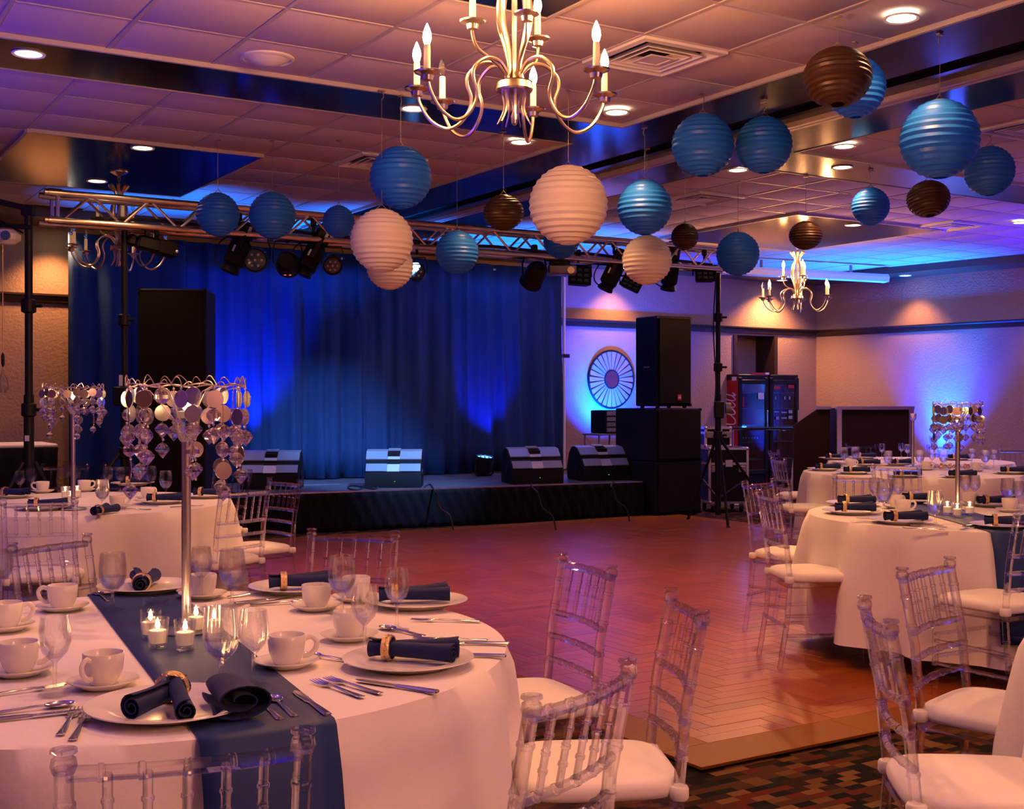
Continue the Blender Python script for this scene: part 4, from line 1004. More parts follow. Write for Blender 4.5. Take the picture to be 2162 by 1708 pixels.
# ================================================================ TABLES, CLOTHS, RUNNERS
TT = .76; TR = .915
def dining(cx, cyy, lb, hem=.145, seed=0, nf=15, runner=None, rl=None, flap=.5):
    t = thing('round_table', 'banquet table under the '+lb, 'table', (cx, cyy, 0), 0, 'round banquet tables')
    MB().lathe([(.0, .725), (.89, .725), (.9, .735), (.895, .752), (.0, .752)], 48).build('tabletop', M['grey'], t)
    for q in (45, 135, 225, 315): MB().tube([(.55*cos(R(q)), .55*sin(R(q)), 0), (.55*cos(R(q)), .55*sin(R(q)), .73)], .016, 8).build('leg', M['grey'], t)
    rnd = random.Random(seed); ph = [rnd.uniform(0, 6.28) for _ in range(5)]
    n = 220; rows = 12; vs = [V((0, 0, TT))]; fs = []
    def rad(q, v):
        f = sin(nf*q+ph[0]+.8*sin(3*q+ph[1]))*.6+.35*sin((nf*.6//1)*q+ph[2])+.15*sin(29*q+ph[3])
        k = v**.75
        return TR+.016*(1-(1-min(v*8, 1))**2)+.045*k+f*(.04*min(1, v*2)+.03*v)
    ringz = [(.5, 0), (.86, 0), (.975, 0), (1, 1)]
    L = []
    for rr in (.35, .7, .97): L.append([V((TR*rr*cos(2*pi*i/n), TR*rr*sin(2*pi*i/n), TT)) for i in range(n)])
    for k in range(rows+1):
        v = k/rows; z = TT-.004-(TT-hem)*v if k else TT-.002
        L.append([V((rad(2*pi*i/n, v)*cos(2*pi*i/n), rad(2*pi*i/n, v)*sin(2*pi*i/n), z+(.012*sin(3*2*pi*i/n+ph[4]) if v > .9 else 0))) for i in range(n)])
    mb = MB(); mb.loops(L, caps=False); mb.add([V((TR*.35*cos(2*pi*i/n), TR*.35*sin(2*pi*i/n), TT)) for i in range(n)], [tuple(range(n))])
    o = mb.build('tablecloth', M['cloth'], None, (cx, cyy, 0), 0, sharp=60)
    tag(o, lb, 'tablecloth', 'white tablecloths')
    if runner:
        ox, oy, dx, dy, wd, s0, s1 = runner; d = V((dx, dy, 0)).normalized(); nn = V((-d.y, d.x, 0)); o0 = V((ox, oy, 0))
        def line(off):                                       # profile of the strip along its length at this side offset
            b = o0+nn*off; c = V((cx, cyy, 0)); m = (c-b).dot(d); hh = (b+d*m-c).length
            e = sqrt(max(.01, (TR+.006)**2-hh*hh)); pts = []
            if s0: 
                for k in range(7): v = 1-k/6; pts.append(b+d*(m-e-.014-.125*v**.7)+V((0, 0, TT-.006-flap*v)))
            for k in range(17): u = -1+2*k/16; pts.append(b+d*(m+e*u)+V((0, 0, TT+.0022)))
            if s1:
                for k in range(7): v = k/6; pts.append(b+d*(m+e+.014+.125*v**.7)+V((0, 0, TT-.006-flap*v)))
            return pts
        rowsr = [line(-wd/2+wd*k/6) for k in range(7)]; vs = [p for r_ in rowsr for p in r_]; m_ = len(rowsr[0])
        fs = [(i*m_+j, i*m_+j+1, (i+1)*m_+j+1, (i+1)*m_+j) for i in range(6) for j in range(m_-1)]
        me = bpy.data.meshes.new('table_runner'); me.from_pydata(vs, [], fs); me.materials.append(M['runner']); me.shade_smooth()
        o = place('table_runner', me); md = o.modifiers.new('thickness', 'SOLIDIFY'); md.thickness = .0018; md.offset = 1
        tag(o, rl, 'table runner', 'dark blue table runners')
T1, T2, T3, T4, T5, T6 = (-.93, 3.12), (-2.66, 7.5), (2.56, 6.68), (3.48, 10.65), (4.2, 12.6), (2.24, 2.95)
dining(*T1, 'white tablecloth on the round table closest to us', seed=1, nf=13, runner=(-.92, 3.3, .47, -1, .27, True, True), rl='dark blue runner crossing the closest table under its candles')
dining(*T2, 'white tablecloth on the table before the dark drape', seed=2)
dining(*T3, 'white tablecloth over the dance floor with runner and three candles', seed=3, nf=17, runner=(2.42, 6.6, 0, -1, .3, True, True), rl='dark blue runner hanging off the table with three candles')
dining(*T4, 'white tablecloth on the table directly behind the one with three candles', seed=4)
dining(*T5, 'white tablecloth on the farthest table before the dark bar', seed=5)
dining(*T6, 'white tablecloth just entering the frame beside two turned clear chairs', seed=6, hem=.12)

# ================================================================ CLEAR CHIAVARI CHAIRS
def bamboo(mb, pts, r, rings, n=8, k=1.17, w=.005):
    """tube along a polyline with bamboo knuckles at the given fractions"""
    pts = [V(p) for p in pts]; L = [0]
    for a, b in zip(pts, pts[1:]): L.append(L[-1]+(b-a).length)
    tot = L[-1]; st_ = [(0, r), (1, r)]
    for x in L[1:-1]: st_.append((x/tot, r))
    for f in rings: st_ += [(f-1.15*w/tot, r), (f-.75*w/tot, r*k), (f+.75*w/tot, r*k), (f+1.15*w/tot, r)]
    st_ = sorted((min(max(f, 0), 1), q) for f, q in st_)
    P_, R_ = [], []
    for f, q in st_:
        s = f*tot; i = max(j for j in range(len(L)) if L[j] <= s+1e-9); i = min(i, len(L)-2)
        u = (s-L[i])/(L[i+1]-L[i]); p = pts[i].lerp(pts[i+1], u)
        if P_ and (p-P_[-1]).length < 1e-4: continue
        P_.append(p); R_.append(q)
    return mb.tube(P_, R_, n)
def make_chair():
    t = thing('chiavari_chair', '-', 'chair', (0, 0, 0), 0, 'clear chiavari chairs')
    A = M['acrylic']
    def post(s): return [(s*.175, -.235, 0), (s*.172, -.195, .25), (s*.17, -.18, .44), (s*.17, -.2, .66), (s*.172, -.238, .86)]
    for s in (-1, 1):
        mb = MB(); bamboo(mb, post(s), .0145, [.1, .24, .38, .52, .62, .72, .83, .93], 10)
        mb.lathe([(.0, -.012), (.016, -.01), (.0195, .0), (.0175, .012), (.012, .016), (.0195, .02), (.019, .026), (.0, .028)], 12, Matrix.Translation((s*.172, -.239, .862)))
        mb.build('back_post', A, t)
        mb = MB(); bamboo(mb, [(s*.185, .19, 0), (s*.18, .185, .43)], .0145, [.15, .4, .62, .85], 10); mb.build('front_leg', A, t)
    def brail(z, y, bow, r, rings, nm):
        pts = [(-.168+.336*i/8, y-bow*sin(pi*i/8), z) for i in range(9)]
        mb = MB(); bamboo(mb, pts, r, rings, 8, 1.17, .005); return mb.build(nm, A, t)
    brail(.85, -.236, .02, .0125, [.14, .31, .5, .69, .86], 'top_rail')
    brail(.695, -.205, .02, .0105, [.14, .31, .5, .69, .86], 'back_rail')
    brail(.62, -.194, .02, .0105, [.2, .4, .6, .8], 'back_rail'); brail(.545, -.186, .02, .0105, [.2, .4, .6, .8], 'back_rail')
    for i in range(5):
        x = -.112+.056*i; b = .02*sin(pi*(x+.168)/.336)
        mb = MB(); bamboo(mb, [(x, -.205-b, .698), (x, -.22-b, .775), (x, -.236-b, .848)], .0075, [.28, .5, .72], 8, 1.3, .004); mb.build('spindle', A, t)
    mb = MB()
    for p, q in (((-.18, .18), (.18, .18)), ((.18, .18), (.168, -.18)), ((.168, -.18), (-.168, -.18)), ((-.168, -.18), (-.18, .18))):
        d = (V((*q, 0))-V((*p, 0))); m = Matrix.Translation(((p[0]+q[0])/2, (p[1]+q[1])/2, .425)) @ Matrix.Rotation(atan2(d.y, d.x), 4, 'Z')
        mb.rbox((0, 0, 0), (d.length, .03, .03), .006, m)
    mb.build('seat_frame', A, t)
    for s in (-1, 1):
        for z in (.17, .27):
            mb = MB(); bamboo(mb, [(s*.184, .187, z), (s*.173, -.2, z)], .0095, [.2, .4, .6, .8], 8, 1.22); mb.build('stretcher', A, t)
    for y, z in ((.188, .2), (.188, .3), (-.21, .22)):
        mb = MB(); bamboo(mb, [(-.18, y, z), (.18, y, z)], .0095, [.2, .4, .6, .8], 8, 1.22); mb.build('stretcher', A, t)
    def sq(s, z, n=40):
        out = []
        for i in range(n):
            q = 2*pi*i/n; c, d = cos(q), sin(q); e = .42
            x = .2*s*(abs(c)**e)*(1 if c > 0 else -1); y = .2*s*(abs(d)**e)*(1 if d > 0 else -1)
            out.append(V((x*(1-.06*(y < 0)*abs(y)/.2), y, z)))
        return out
    cu = MB().loops([sq(.93, .441), sq(.985, .444), sq(1.0, .455), sq(1.0, .468), sq(.975, .48), (sq(.9, .487)), sq(.5, .494), sq(.1, .495)]).build('seat_cushion', M['seat'], t, sharp=70)
    for s in (-1, 1):
        MB().lathe([(.0, .437), (.021, .437), (.024, .442), (.024, .464), (.021, .469), (.0, .469)], 14, Matrix.Translation((s*.17, -.182, 0))).build('tie_strap', M['seat'], cu)
    return t
CH0 = make_chair(); used = [False]
def chair(l, r, face, lb):
    """from the picture positions of the two finials on top of the back"""
    zt = .888; Lp, Rp = G(l[0], l[1], zt), G(r[0], r[1], zt); m = (Lp+Rp)/2; d = Rp-Lp; d.z = 0; d.normalize()
    n = V((-d.y, d.x, 0))*face
    c = m+n*.24; c.z = .0
    for T in (T1, T2, T3, T4, T5, T6):                      # keep the seat clear of the hanging cloth
        q = V((c.x-T[0], c.y-T[1], 0))
        if q.length < 1.03: c += q.normalized()*(1.03-q.length)
    a, b = AB(c)
    if D0 < a < D1 and E0 < b < E1: c.z = DZ
    rz = atan2(n.y, n.x)-pi/2
    if not used[0]:
        used[0] = True; CH0.location = c; CH0.rotation_euler = (0, 0, rz); tag(CH0, lb)
    else: dup(CH0, c, rz, lb)
    return c
CHAIRS = [
 ((112, 1583), (660, 1536), 1, 'clear chair with its back to us, cut off before the bow-tied napkin'),
 ((1110, 1472), (1337, 1388), 1, 'clear chair nearest us beside the closest table, its seat out of the frame'),
 ((1413, 1238), (1490, 1292), -1, 'clear chair seen edge-on at the corner of the wooden dance floor'),
 ((1177, 1163), (1306, 1197), -1, 'clear chair at the closest table with its back turned to the dance floor'),
 ((655, 1115), (838, 1120), -1, 'clear chair on the far side of the closest table, facing us'),
 ((18, 1147), (190, 1125), -1, 'clear chair beyond the closest table with a bright reflection on its back'),
 ((22, 1046), (178, 1043), 1, 'clear chair with its back to us pulled up to the second centrepiece table'),
 ((444, 1033), (540, 1026), 1, 'clear chair turned aside at the second centrepiece table, white seat towards it'),
 ((583, 1009), (619, 1012), -1, 'clear chair seen edge-on in front of the stage skirt'),
 ((453, 988), (530, 991), -1, 'blue-lit clear chair facing us before the shadowed monitor wedge'),
 ((206, 979), (326, 980), -1, 'clear chair facing us under the tall crystal centrepiece, far side of its table'),
 ((102, 979), (173, 979), -1, 'clear chair facing us behind the silver pole of the smaller-looking centrepiece'),
 ((1662, 1054), (1610, 1041), -1, 'clear chair with a whole white seat standing on the wood beside the three-candle table'),
 ((1612, 1024), (1660, 1019), -1, 'clear chair just behind the one standing on the wood by the three-candle table'),
 ((1622, 957), (1647, 953), -1, 'clear chair at the far table nearest the tripod stand'),
 ((1663, 974), (1626, 968), -1, 'clear chair with a white seat against the cloth of the table behind the candles'),
 ((1775, 1008), (1872, 1010), -1, 'clear chair facing us beyond the three-candle table'),
 ((1846, 985), (1938, 988), 1, 'clear chair with its back to us at the table behind the candles'),
 ((1787, 937), (1849, 937), -1, 'small clear chair facing us in front of the dark bar'),
 ((1957, 921), (1980, 918), -1, 'blue-lit clear chair turned sideways against the glowing wall'),
 ((1935, 941), (2003, 941), -1, 'blue-lit clear chair facing us before the glowing wall'),
 ((2046, 946), (2110, 946), -1, 'clear chair facing us before the purple wall beyond the crystal stand'),
 ((2152, 962), (2210, 968), -1, 'clear chair half out of the frame before the purple wall'),
 ((2160, 1092), (2245, 1086), 1, 'clear chair at the frame edge with its white seat beside the hanging blue runner'),
 ((1952, 1204), (2061, 1178), -1, 'clear chair showing its whole back before the three-candle table cloth'),
 ((1824, 1257), (1881, 1309), 1, 'clear chair at the bottom corner over the patterned carpet, broad white seat'),
]
for l, r, f, lb in CHAIRS: chair(l, r, f, lb)

# ================================================================ TABLE SETTINGS
TZ0 = TT+.0024
class Kit: pass
def proto(build):
    """build a thing once; later calls copy it with its parts"""
    st_ = {'o': None}
    def put(loc, rz, lb, grp, scale=None):
        if st_['o'] is None:
            o = st_['o'] = build(); o.location = loc; o.rotation_euler = (0, 0, rz); tag(o, lb, None, grp)
            if scale: o.scale = scale
            return o
        return dup(st_['o'], loc, rz, lb, grp, scale or (1, 1, 1))
    return put
def b_plate():
    t = thing('dinner_plate', '-', 'plate')
    MB().lathe([(.0, .003), (.09, .003), (.095, .0), (.1, .0), (.104, .004), (.118, .012), (.152, .0175), (.156, .0195), (.155, .0215), (.15, .021), (.116, .016), (.104, .009), (.09, .0065), (.0, .0065)], 56).build('plate', M['china'], t, sharp=60); return t
def b_saucer():
    t = thing('saucer', '-', 'saucer')
    MB().lathe([(.0, .002), (.04, .002), (.044, .0), (.048, .002), (.07, .013), (.076, .0165), (.0755, .0185), (.07, .017), (.046, .0075), (.028, .006), (.0, .006)], 44).build('saucer', M['china'], t, sharp=60); return t
def b_cup():
    t = thing('coffee_cup', '-', 'cup')
    MB().lathe([(.0, .002), (.022, .002), (.025, .0), (.028, .003), (.034, .012), (.041, .03), (.0435, .05), (.044, .068), (.0425, .0695), (.041, .068), (.0405, .05), (.038, .032), (.03, .013), (.0, .009)], 40).build('bowl', M['china'], t, sharp=60)
    h = smooth([(.042, 0, .058), (.058, 0, .062), (.07, 0, .05), (.066, 0, .032), (.052, 0, .02), (.038, 0, .018)], 5)
    MB().tube(h, .0048, 8, flat=1.3).build('handle', M['china'], t); return t
def b_wine():
    t = thing('wine_glass', '-', 'glass')
    MB().lathe([(.0, .0), (.033, .0), (.034, .0015), (.02, .004), (.007, .01), (.0045, .02), (.004, .05), (.005, .068), (.013, .076), (.026, .09), (.034, .112), (.0335, .135), (.029, .166), (.0282, .1675), (.0274, .166), (.0318, .135), (.0322, .112), (.0245, .0915), (.012, .079), (.0, .076)], 36).build('glass_bowl', M['glass'], t, sharp=60); return t
def b_goblet():
    t = thing('water_goblet', '-', 'glass')
    MB().lathe([(.0, .0), (.036, .0), (.037, .0015), (.022, .004), (.008, .01), (.005, .02), (.005, .04), (.007, .052), (.018, .06), (.033, .076), (.041, .102), (.0405, .128), (.036, .17), (.0352, .1715), (.0344, .17), (.0388, .128), (.0392, .102), (.0315, .078), (.017, .0635), (.0, .06)], 36).build('glass_bowl', M['glass'], t, sharp=60)
    MB().lathe([(.0, .0606), (.0165, .0642), (.031, .0785), (.0385, .1015), (.0, .1015)], 28).build('water', M['water'], t, sharp=60); return t
M['water'] = glass('still_water', (1, 1, 1), 1.25, .6)
def flat_loops(st_):                        # (y, half width, z centre, half thickness)
    return [[V((w_*x, y, z+h*q)) for x, q in ((-1, 0), (-.6, 1), (.6, 1), (1, 0), (.6, -1), (-.6, -1))] for y, w_, z, h in st_]
def b_fork():
    t = thing('fork', '-', 'fork')
    mb = MB().loops(flat_loops([(-.1, .003, .003, .0015), (-.098, .0085, .003, .002), (-.06, .007, .003, .002), (.0, .0035, .005, .002), (.03, .004, .006, .0018), (.04, .011, .005, .0012), (.052, .0125, .0045, .0011)]))
    mb.build('handle', M['steel'], t)
    for x in (-.0105, -.0035, .0035, .0105): MB().loops(flat_loops([(.05, .0017, .0045, .001), (.075, .0016, .004, .001), (.098, .0009, .006, .0006)]), m=Matrix.Translation((x, 0, 0))).build('tine', M['steel'], t)
    return t
def b_knife():
    t = thing('knife', '-', 'knife')
    MB().loops(flat_loops([(-.11, .004, .004, .002), (-.108, .009, .004, .0035), (-.06, .008, .004, .0035), (.0, .0055, .004, .003)])).build('handle', M['steel'], t)
    MB().loops(flat_loops([(.0, .005, .004, .0025), (.01, .009, .004, .0013), (.07, .0105, .004, .001), (.1, .009, .004, .001), (.115, .002, .004, .0006)])).build('blade', M['steel'], t); return t
def b_spoon():
    t = thing('spoon', '-', 'spoon')
    MB().loops(flat_loops([(-.09, .003, .003, .0015), (-.088, .0085, .003, .002), (-.05, .0065, .003, .002), (.01, .0032, .006, .002), (.035, .0035, .006, .0018)])).build('handle', M['steel'], t)
    L = []
    for s, z in ((1, .006), (.97, .0075), (.9, .005), (.55, .0025), (.1, .0018)): L.append([V((.0195*s*cos(2*pi*k/20), .064+.031*s*sin(2*pi*k/20), z)) for k in range(20)])
    L = [[V((.0195*s*cos(2*pi*k/20), .064+.031*s*sin(2*pi*k/20), z)) for k in range(20)] for s, z in ((.1, .0005), (.55, .001), (.9, .0035))]+L
    MB().loops(L).build('bowl', M['steel'], t, sharp=60); return t
def roll(mb, p0, p1, r0, r1, turns=2.3, zs=1.0, th=.0022):
    """rolled cloth: a spiral cross-section swept from p0 to p1"""
    p0, p1 = V(p0), V(p1); d = (p1-p0).normalized(); x = d.cross(V((0, 0, 1))).normalized(); y = x.cross(d); n = 34
    sec = []
    for k in range(n+1):
        a = turns*2*pi*k/n; sec.append((a, .25+.75*k/n))
    L = []; rows = 6
    for i in range(rows+1):
        u = i/rows; p = p0.lerp(p1, u); r = (r0+(r1-r0)*u)*(1+.05*sin(7*u))
        o = [p+(x*cos(a)+y*sin(a)*zs)*(r*q) for a, q in sec]; inn = [p+(x*cos(a)+y*sin(a)*zs)*max(r*q-th, .001) for a, q in sec]
        L.append(o+inn[::-1])
    return mb.loops(L)
def ring_at(t, c, ax, r):
    c, ax = V(c), V(ax).normalized(); q = ax.to_track_quat('Z', 'Y').to_matrix().to_4x4()
    m = Matrix.Translation(c) @ q
    MB().lathe([(r, -.011), (r+.0035, -.01), (r+.005, -.004), (r+.0035, 0), (r+.005, .004), (r+.0035, .01), (r, .011), (r-.001, 0)], 28, m, caps=False).build('napkin_ring', M['gold'], t)
    for k in range(12): MB().ball((0, 0, 0), .0022, 6, 4).build('ring_bead', M['crystal'], t.children[-1], loc=m @ V(((r+.005)*cos(k*pi/6), (r+.005)*sin(k*pi/6), 0)))
def b_napkin():
    t = thing('rolled_napkin', '-', 'napkin'); z = .024
    mb = MB(); roll(mb, (-.045, .006, z), (.125, .04, z+.004), .017, .025); roll(mb, (-.045, -.006, z), (.13, -.022, z), .017, .024)
    roll(mb, (-.03, 0, z+.002), (-.085, 0, z), .02, .026)
    mb.build('cloth_roll', M['navy'], t, sharp=50)
    ring_at(t, (-.038, 0, z+.002), (1, 0, 0), .0265); return t
def b_bow():
    t = thing('rolled_napkin', '-', 'napkin'); z = .026
    mb = MB(); roll(mb, (.012, .05, z+.006), (-.05, -.105, z-.002), .022, .027); roll(mb, (-.008, .045, z+.02), (.062, -.125, z-.004), .018, .024)
    mb.build('cloth_roll', M['navy'], t, sharp=50)
    mb = MB(); roll(mb, (.085, .06, z+.008), (.16, -.085, z+.006), .05, .068, 1.9, .55, .004); mb.build('folded_end', M['navy'], t, sharp=50)
    ring_at(t, (-.004, .012, z+.008), (-.2, .95, .1), .03); return t
def b_votive():
    t = thing('votive_glass', '-', 'candle holder')
    MB().lathe([(.0, .0), (.021, .0), (.023, .003), (.0285, .074), (.0275, .0755), (.0265, .074), (.0225, .012), (.0, .009)], 32).build('cup', M['glass'], t, sharp=60); return t
def b_candle():
    t = thing('votive_candle', '-', 'candle')
    MB().lathe([(.0, .0), (.0195, .0), (.0215, .03), (.02, .032), (.004, .030), (.0, .030)], 24).build('wax', M['wax'], t)
    MB().tube([(0, 0, .03), (.001, 0, .037)], .0009, 6).build('wick', M['wick'], t)
    MB().lathe([(.0, .034), (.0035, .038), (.0048, .044), (.0035, .052), (.0015, .06), (.0, .064)], 12).build('flame', M['flame'], t)
    return t
plate, saucer, cup, wine, goblet, fork, knife, spoon, napkin, bow, votive, candle = map(proto, (b_plate, b_saucer, b_cup, b_wine, b_goblet, b_fork, b_knife, b_spoon, b_napkin, b_bow, b_votive, b_candle))
def on(px, py, z=TZ0): p = G(px, py, z); return V((p.x, p.y, z))
PZ = TZ0
def setting(fn, px, py, lb, grp, rz=0, dz=0, scale=None): return fn(on(px, py, TZ0+dz), R(rz), lb, grp, scale)
def cup_set(px, py, rz, where, s=1):
    p = on(px, py); saucer(p, 0, 'white cup saucer '+where, 'white saucers')
    cup(p+V((0, 0, .0064)), R(rz), 'white coffee cup '+where, 'white coffee cups')
def plate_set(px, py, rz, where, fn=None, ndx=0, ndy=0, sc=1.0):
    p = on(px, py); plate(p, 0, 'white dinner plate '+where, 'white dinner plates', (sc, sc, 1))
    (fn or napkin)(p+V((ndx, ndy, .0108)), R(rz), 'dark blue ringed napkin '+where, 'dark blue rolled napkins')
def light_votive(px, py, where, dz=0):
    p = on(px, py, TZ0+dz); votive(p, 0, 'clear votive glass '+where, 'votive glasses')
    c = candle(p+V((0, 0, .0125)), random.uniform(0, 6), 'lit white votive candle '+where, 'lit votive candles')
    lamp('candle_glow', 'POINT', (0, 0, .066), (1, .42, .16), .16*K, .012, parent=c)

# --- the closest table
plate_set(358, 1503, 0, 'of the bow-tied setting at the closest table', bow, .005, .0, 1.06)
plate_set(862, 1404, -14, 'beside the two forks on the closest table', None, -.012, .01)
plate_set(880, 1278, 8, 'by the dance floor rim of the closest table', None, -.03, 0)
plate_set(626, 1247, 14, 'below the far clear chair on the closest table', None, .0, -.02)
plate_set(308, 1246, 100, 'at the far end of the blue runner on the closest table', None, 0, -.03)
for a in [(218, 1450, 250, 'between a wine glass and the bow-tied napkin plate'), (40, 1424, 20, 'cut by the frame edge beside the tall wine glass'), (12, 1330, 20, 'farther back at the frame edge, half visible'),
          (132, 1288, 185, 'with its handle turned away, near the runner end of the closest table'), (605, 1407, 10, 'with its handle showing, between the tall glasses and the plate'),
          (738, 1350, 60, 'in the middle of the dance floor side of the closest table'), (668, 1287, 80, 'below the plate at the far clear chair'), (752, 1268, 70, 'half hidden behind a water goblet near the far rim'),
          (428, 1262, 100, 'behind the silver pole beside the upside-looking glass')]: cup_set(*a)
for fn, px, py, lb in [(wine, 116, 1466, 'tall empty wine glass standing alone by the frame edge cups'), (goblet, 238, 1288, 'water goblet on the runner edge before the far bow napkin'),
    (goblet, 467, 1446, 'water goblet on the runner behind the bow-tied napkin'), (wine, 535, 1448, 'wine glass just beside the runner, next to the water goblet'),
    (wine, 425, 1268, 'wine glass beside the silver centrepiece pole'), (goblet, 490, 1278, 'water goblet among the cutlery near the far rim'), (goblet, 722, 1296, 'water goblet in front of the far clear chair'),
    (wine, 770, 1378, 'wine glass between the coffee cup and the forked plate'), (wine, 838, 1330, 'wine glass leaning over cutlery beside the far rolled napkin'), (wine, 4, 1275, 'wine glass cut by the frame edge')]:
    setting(fn, px, py, lb, 'stem glasses')
for px, py, rz, fn, lb in [
 (146, 1524, 11, fork, 'dinner fork lying outermost before the bow-tied napkin plate'), (171, 1534, 11, fork, 'salad fork lying closest to the bow-tied napkin plate'),
 (596, 1494, 27, spoon, 'soup spoon past the blue runner, between small spoon and knife'), (566, 1500, 27, spoon, 'small spoon lying on the runner edge at the bottom place'), (657, 1487, 27, knife, 'knife with dark blade at the bottom place setting'),
 (712, 1456, 40, fork, 'fork lying outermost beside the plate with the forks'), (745, 1450, 44, fork, 'fork lying closer in beside the plate with the forks'), (838, 1451, 58, knife, 'knife lying below the rim of the plate with forks'),
 (975, 1385, 82, knife, 'knife handle sticking out past the forked plate'), (950, 1352, 84, fork, 'upper fork of the pair laid toward the dance floor'), (985, 1360, 86, knife, 'butter knife of the pair laid toward the dance floor'),
 (940, 1312, 84, fork, 'fork on its own under the far rolled napkin plate'), (850, 1335, 45, spoon, 'spoon lying under the leaning wine glass'), (700, 1392, 60, spoon, 'teaspoon beside the handled cup and forked plate'),
 (55, 1500, -60, spoon, 'soup spoon near the frame edge below the cups'), (60, 1515, -62, knife, 'knife near the frame edge below the cups'), (40, 1462, -55, fork, 'fork near the frame edge below the half cup'),
 (540, 1255, -50, fork, 'fork beyond the water goblet at the far rim'), (560, 1268, -46, knife, 'knife beyond the water goblet at the far rim'), (215, 1262, 30, spoon, 'spoon leaning by the far end of the runner'), (590, 1275, -70, spoon, 'teaspoon under the plate at the far clear chair')]:
    setting(fn, px, py, lb, 'silver cutlery', rz)
for a in [(318, 1348, 'tallest looking, at the back of the candle cluster'), (333, 1367, 'at the front of the cluster, farther from the pole'), (391, 1371, 'at the front of the cluster, before the silver pole'), (414, 1337, 'behind the pole in the candle cluster'), (452, 1344, 'seen through the water goblet')]:
    light_votive(*a, dz=.002)
t = thing('glass_dish', 'low clear glass dish under the far bow napkin on the runner', 'dish', on(330, 1279)+V((0, 0, .002)))
MB().lathe([(.0, .0), (.036, .0), (.04, .004), (.043, .018), (.041, .019), (.037, .007), (.0, .005)], 32).build('dish', M['glass'], t, sharp=60)

# --- second centrepiece table
for px, py, rz, w_ in [(340, 1062, 6, 'under the whole napkin on the second centrepiece table'), (436, 1050, -8, 'by the turned clear chair at the second centrepiece table'), (92, 1075, 10, 'behind the clear back at the rim of the second centrepiece table'),
                       (20, 1050, -20, 'cut by the frame on the second centrepiece table'), (280, 1024, 15, 'on the far side of the second centrepiece table')]: plate_set(px, py, rz, w_)
for px, py, rz, w_ in [(247, 1073, 10, 'between glass and napkin on the second centrepiece table'), (178, 1037, 30, 'behind the candles of the second centrepiece table'), (312, 1054, 60, 'behind the whole napkin on the second centrepiece table'), (90, 1040, 200, 'beside the cut-off plate on the second centrepiece table')]: cup_set(px, py, rz, w_)
for fn, px, py, lb in [(goblet, 216, 1076, 'water goblet at the near rim of the second centrepiece table'), (wine, 66, 1042, 'wine glass at the frame side of the second centrepiece table'), (wine, 42, 1048, 'smaller glass outermost on the second centrepiece table'), (wine, 228, 1038, 'wine glass before the clear chair under the big centrepiece'),
    (wine, 254, 1038, 'second glass of the far pair on the second centrepiece table'), (wine, 292, 1037, 'wine glass seen beneath the crystal strands'), (goblet, 318, 1036, 'goblet at the far rim beneath the crystal strands'), (goblet, 350, 1050, 'goblet beside the silver pole, on the table behind'), (wine, 142, 1030, 'wine glass behind the smaller-looking silver pole'), (wine, 160, 1032, 'glass just past the smaller-looking silver pole')]:
    setting(fn, px, py, lb, 'stem glasses')
for a in [(138, 1052, 'on the second centrepiece table, outer one'), (163, 1050, 'on the second centrepiece table, inner one'), (150, 1062, 'on the second centrepiece table, front one')]: light_votive(*a)
p = on(215, 1086); napkin(p, R(80), 'dark blue napkin slumped at the near rim of the second centrepiece table', 'dark blue rolled napkins')
for px, py, rz, fn, lb in [(285, 1076, 80, fork, 'fork under the whole napkin on the second centrepiece table'), (300, 1068, 75, knife, 'knife beside the whole napkin on the second centrepiece table'), (395, 1070, -60, fork, 'fork between the two napkin plates of the second centrepiece table')]: setting(fn, px, py, lb, 'silver cutlery', rz)

# --- three-candle table on the wood floor
for px, py, rz, w_ in [(1800, 1067, 4, 'at the rear of the overlapping pair by the dance floor'), (1797, 1084, -4, 'in front of the overlapping pair by the dance floor'), (1902, 1104, 8, 'at the near rim of the three-candle table'), (1936, 1061, -6, 'where the far end of the blue runner lies'),
                       (2094, 1068, 5, 'beyond the candles near the frame edge'), (2118, 1114, -12, 'on the blue runner where it drops over the rim')]: plate_set(px, py, rz, w_)
for px, py, rz, w_ in [(1892, 1073, 30, 'between two napkin plates on the three-candle table'), (1978, 1069, 60, 'just behind the candle trio'), (2046, 1066, 20, 'behind the last candle of the trio'), (2132, 1080, 100, 'at the frame edge of the three-candle table'), (1906, 1084, 0, 'low before the near rim napkin of the three-candle table')]: cup_set(px, py, rz, w_)
for fn, px, py, lb in [(goblet, 1975, 1108, 'tall water goblet standing before the candle trio'), (goblet, 1866, 1083, 'goblet beside the overlapping napkin pair'), (wine, 1874, 1074, 'wine glass behind the overlapping napkin pair'), (wine, 1897, 1069, 'wine glass before the far end of the blue runner'), (wine, 2038, 1061, 'first of two slim glasses past the crystal stand'),
    (wine, 2058, 1062, 'second of two slim glasses past the crystal stand'), (goblet, 2128, 1072, 'goblet at the frame edge of the three-candle table'), (wine, 2150, 1078, 'outermost glass of the three-candle table'), (wine, 1846, 1068, 'wine glass closest to the dance floor on the candle table')]:
    setting(fn, px, py, lb, 'stem glasses')
for a in [(2000, 1087, 'first of the trio on the blue runner'), (2021, 1092, 'front and middle of the trio on the blue runner'), (2047, 1088, 'last of the trio on the blue runner')]: light_votive(*a, dz=.002)
